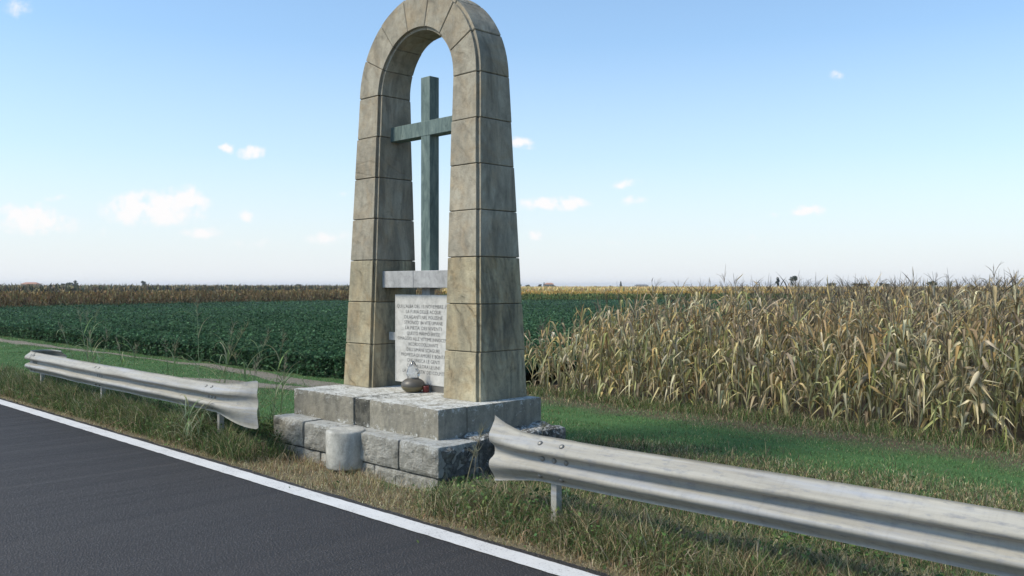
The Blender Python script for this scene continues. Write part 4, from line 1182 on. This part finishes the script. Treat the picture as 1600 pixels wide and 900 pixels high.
def tall_weed(u, Y, H, label, seed, seeds=True, nl=7, lean=0.0, leafL=.45, stems=1, cols=WEEDC, W=.016, group='tall weeds behind the left guardrail'):
    r = random.Random(seed); a = (u - 800) / 1400; x = Y * (a - 1) / (a + 1); z0 = float(gz(x, Y))
    t = thing('tall_weed', (x, Y, z0), label, 'weed', group)
    for s_ in range(stems):
        az = r.uniform(0, 6.28); ln = abs(r.gauss(lean, .12)); path = []; p = Vector((r.gauss(0, .03) * (stems > 1), r.gauss(0, .03) * (stems > 1), 0)); h = (H * r.uniform(.75, 1.0) if s_ else H) * (1.32 if H > .7 else 1.0)
        aa = ln
        for k_ in range(7):
            path.append(tuple(p)); p = p + Vector((math.sin(aa) * math.cos(az), math.sin(aa) * math.sin(az), math.cos(aa))) * h / 6; aa += r.uniform(0, .10)
        V, F = quads(*tube(path, [.0045, .004, .004, .0035, .003, .0022, .0012], 5, cap=False))
        link('stem', np_mesh('stem', V, F, M['leafy'], colors=np.tile(np.array(r.choice(cols)), (len(V), 1))), t)
        for k_ in range(nl):
            i = r.randint(0, 4); f_ = r.random(); b = Vector(path[i]).lerp(Vector(path[i + 1]), f_)
            v, f, c = strap_leaf(r, leafL * r.uniform(.6, 1.2), W * r.uniform(.7, 1.2), r.uniform(.2, .6), r.uniform(.6, 2.2), r.uniform(0, 6.28), b, cols)
            link('leaf', np_mesh('leaf', v, f, M['leafy'], colors=c, smooth=True), t)
        if seeds:
            parts = []
            for k_ in range(22):
                f_ = r.random(); b = Vector(path[5]).lerp(Vector(path[6]), f_); az2 = r.uniform(0, 6.28); a2 = r.uniform(.3, 1.0); L = r.uniform(.03, .11)
                e = b + Vector((math.sin(a2) * math.cos(az2), math.sin(a2) * math.sin(az2), math.cos(a2))) * L
                v, f = quads(*tube([tuple(b), tuple(b.lerp(e, .5)), tuple(e)], [.0012, .0022, .001], 3, cap=False))
                parts.append((v, f, np.tile(np.array((.32, .30, .19)), (len(v), 1))))
            v, f, c = join(*parts)
            link('seed_head', np_mesh('seed_head', v, f, M['leafy'], colors=c), t)
tall_weed(318, 4.78, 1.18, 'tallest green weed arching over the left guardrail near its flared end', 11, lean=.22, nl=8, stems=2)
tall_weed(300, 4.60 - .18, .50, 'leafy grass weed growing in front of the left guardrail', 12, seeds=False, nl=10, W=.012, stems=4, group='weeds in front of the left guardrail')
tall_weed(345, 4.90, .95, 'slender weed with drooping leaves behind the flared end of the left guardrail', 13, nl=6, stems=2, lean=.15)
tall_weed(385, 4.85, .98, 'stiff weed with pale upright blades above the flared guardrail end', 14, nl=9, lean=.12, cols=[(.20, .26, .15), (.14, .2, .1)], leafL=.5, stems=2)
tall_weed(418, 5.15, 1.05, 'feathery weed between guardrail end and monument', 15, nl=6, stems=2)
tall_weed(440, 5.6, .8, 'short stemmed weed against the left side of the steps', 16, nl=7, stems=2)
tall_weed(150, 4.85, 1.05, 'clump of tall weeds behind the middle of the left guardrail', 17, nl=6, stems=4, lean=.1)
tall_weed(128, 4.95, 1.0, 'thin weed left of the clump behind the middle of the left guardrail', 18, nl=4, stems=2)
tall_weed(205, 5.0, .75, 'thin low weed behind the left guardrail, right of the clump', 19, nl=5, stems=2)
tall_weed(265, 5.0, .8, 'thin weed behind the left guardrail left of the tallest weed', 20, nl=5, stems=2)
tall_weed(726, 4.93, .62, 'dry seed headed grass stalk leaning before the corner of the plinth', 21, nl=1, lean=.15, cols=[(.34, .29, .18)], leafL=.2, W=.006, group='dry stalks by the plinth')
tall_weed(738, 4.9, .42, 'shorter dry grass stalk before the dark side of the plinth', 22, nl=2, lean=.1, cols=[(.30, .25, .15)], leafL=.18, W=.006, group='dry stalks by the plinth')
tall_weed(838, 6.5, .55 + .0, 'small dry weed sprouting beside the back corner of the steps', 23, nl=3, lean=.1, cols=[(.30, .27, .18)], leafL=.15, W=.006, group='dry stalks by the plinth')
def leafy_weed(u, v, rad, hgt, n, label, cols, ls=.035, name='leafy_weed'):
    x, y = on_ground(u, v, -.07); t = thing(name, (x, y, float(gz(x, y))), label, 'weed', 'low leafy weeds on the verge')
    V = []; parts = []
    for k_ in range(9):
        a = rnd.uniform(0, 6.28); e = Vector((math.cos(a) * rad * rnd.random(), math.sin(a) * rad * rnd.random(), hgt * rnd.uniform(.5, 1)))
        parts.append(quads(*tube([(0, 0, 0), tuple(e * .6 + Vector((0, 0, .02))), tuple(e)], [.003, .0022, .001], 4, cap=False)))
    v_, f_, c_ = join(*[(p[0], p[1], np.tile(np.array((.10, .13, .05)), (len(p[0]), 1))) for p in parts])
    link('stems', np_mesh('stems', v_, f_, M['leafy'], colors=c_), t)
    th = rng.uniform(0, 2 * np.pi, n); rr = rad * rng.random(n) ** .6
    xx, yy = np.cos(th) * rr, np.sin(th) * rr; zz = hgt * (.15 + .85 * rng.random(n)) * (1 - .5 * (rr / rad) ** 2)
    v_, f_, c_ = leaves(xx, yy, zz, rng.uniform(.6, 1.4, n) * ls, palette(n, cols), up=.8, aspect=.7)
    link('foliage', np_mesh('foliage', v_, f_, M['leafy'], colors=c_), t)
BRIGHT = [(.10, .19, .05), (.13, .22, .06), (.08, .15, .05), (.06, .11, .04)]
leafy_weed(718, 772, .22, .20, 420, 'bushy green weed at the near corner of the plinth', [(.05, .10, .035), (.06, .12, .04), (.08, .15, .05), (.045, .09, .035)])
leafy_weed(868, 812, .20, .22, 260, 'bright green leafy weed at the foot of the first guardrail post', BRIGHT, .055)
leafy_weed(930, 822, .18, .18, 170, 'green weed under the guardrail right of the first post', BRIGHT, .04)
leafy_weed(1240, 868, .17, .19, 130, 'yellowish green weed under the guardrail near the right edge', BRIGHT + [(.2, .26, .08)], .045)
leafy_weed(1345, 885, .20, .18, 180, 'low green weed under the guardrail at the bottom right', BRIGHT, .035)
leafy_weed(403, 712, .13, .09, 170, 'small green weed in the dry grass left of the plinth', BRIGHT, .03)
def tuft(u, v, n, L, label, cols, seed, group='grass tufts on the verge', W=.009):
    x, y = on_ground(u, v, -.05); r = random.Random(seed)
    t = thing('grass_tuft', (x, y, float(gz(x, y))), label, 'grass tuft', group)
    for k_ in range(n):
        v_, f_, c_ = strap_leaf(r, L * r.uniform(.5, 1.1), W, r.uniform(.1, .9), r.uniform(.5, 1.6), r.uniform(0, 6.28), (r.gauss(0, .04), r.gauss(0, .04), 0), cols)
        link('blade', np_mesh('blade', v_, f_, M['leafy'], colors=c_, smooth=True), t)
tuft(285, 668, 46, .42, 'large tuft of long green blades in front of the left guardrail', [(.09, .15, .07), (.13, .2, .09), (.19, .24, .12)], 31)
tuft(310, 672, 30, .34, 'green tuft right beside the large tuft before the left guardrail', [(.09, .15, .07), (.13, .2, .09)], 32)
tuft(428, 655, 30, .36, 'upright tuft between the flared rail end and the plinth', [(.09, .15, .07), (.16, .2, .09)], 33)
tuft(100, 590, 22, .30, 'bent grass tuft below the far part of the left guardrail', [(.13, .18, .08), (.2, .22, .12)], 34)

# ------------------------------------------------------------------ haze
hm = bpy.data.materials.new('thin summer haze'); hm.use_nodes = True
hm.node_tree.nodes.clear(); N = NT(hm.node_tree)
pv = N.n('ShaderNodeVolumePrincipled'); pv.inputs['Color'].default_value = (.92, .95, 1, 1); pv.inputs['Density'].default_value = 0.00022
pv.inputs['Anisotropy'].default_value = 0.2
ho = N.n('ShaderNodeOutputMaterial'); N.l(pv.outputs[0], ho.inputs['Volume'])
V, F = box_vf(-3600, 3600, -3600, 3600, -1.4, 14)
if True:
    tag(mesh('haze', V, F, hm), kind='stuff')
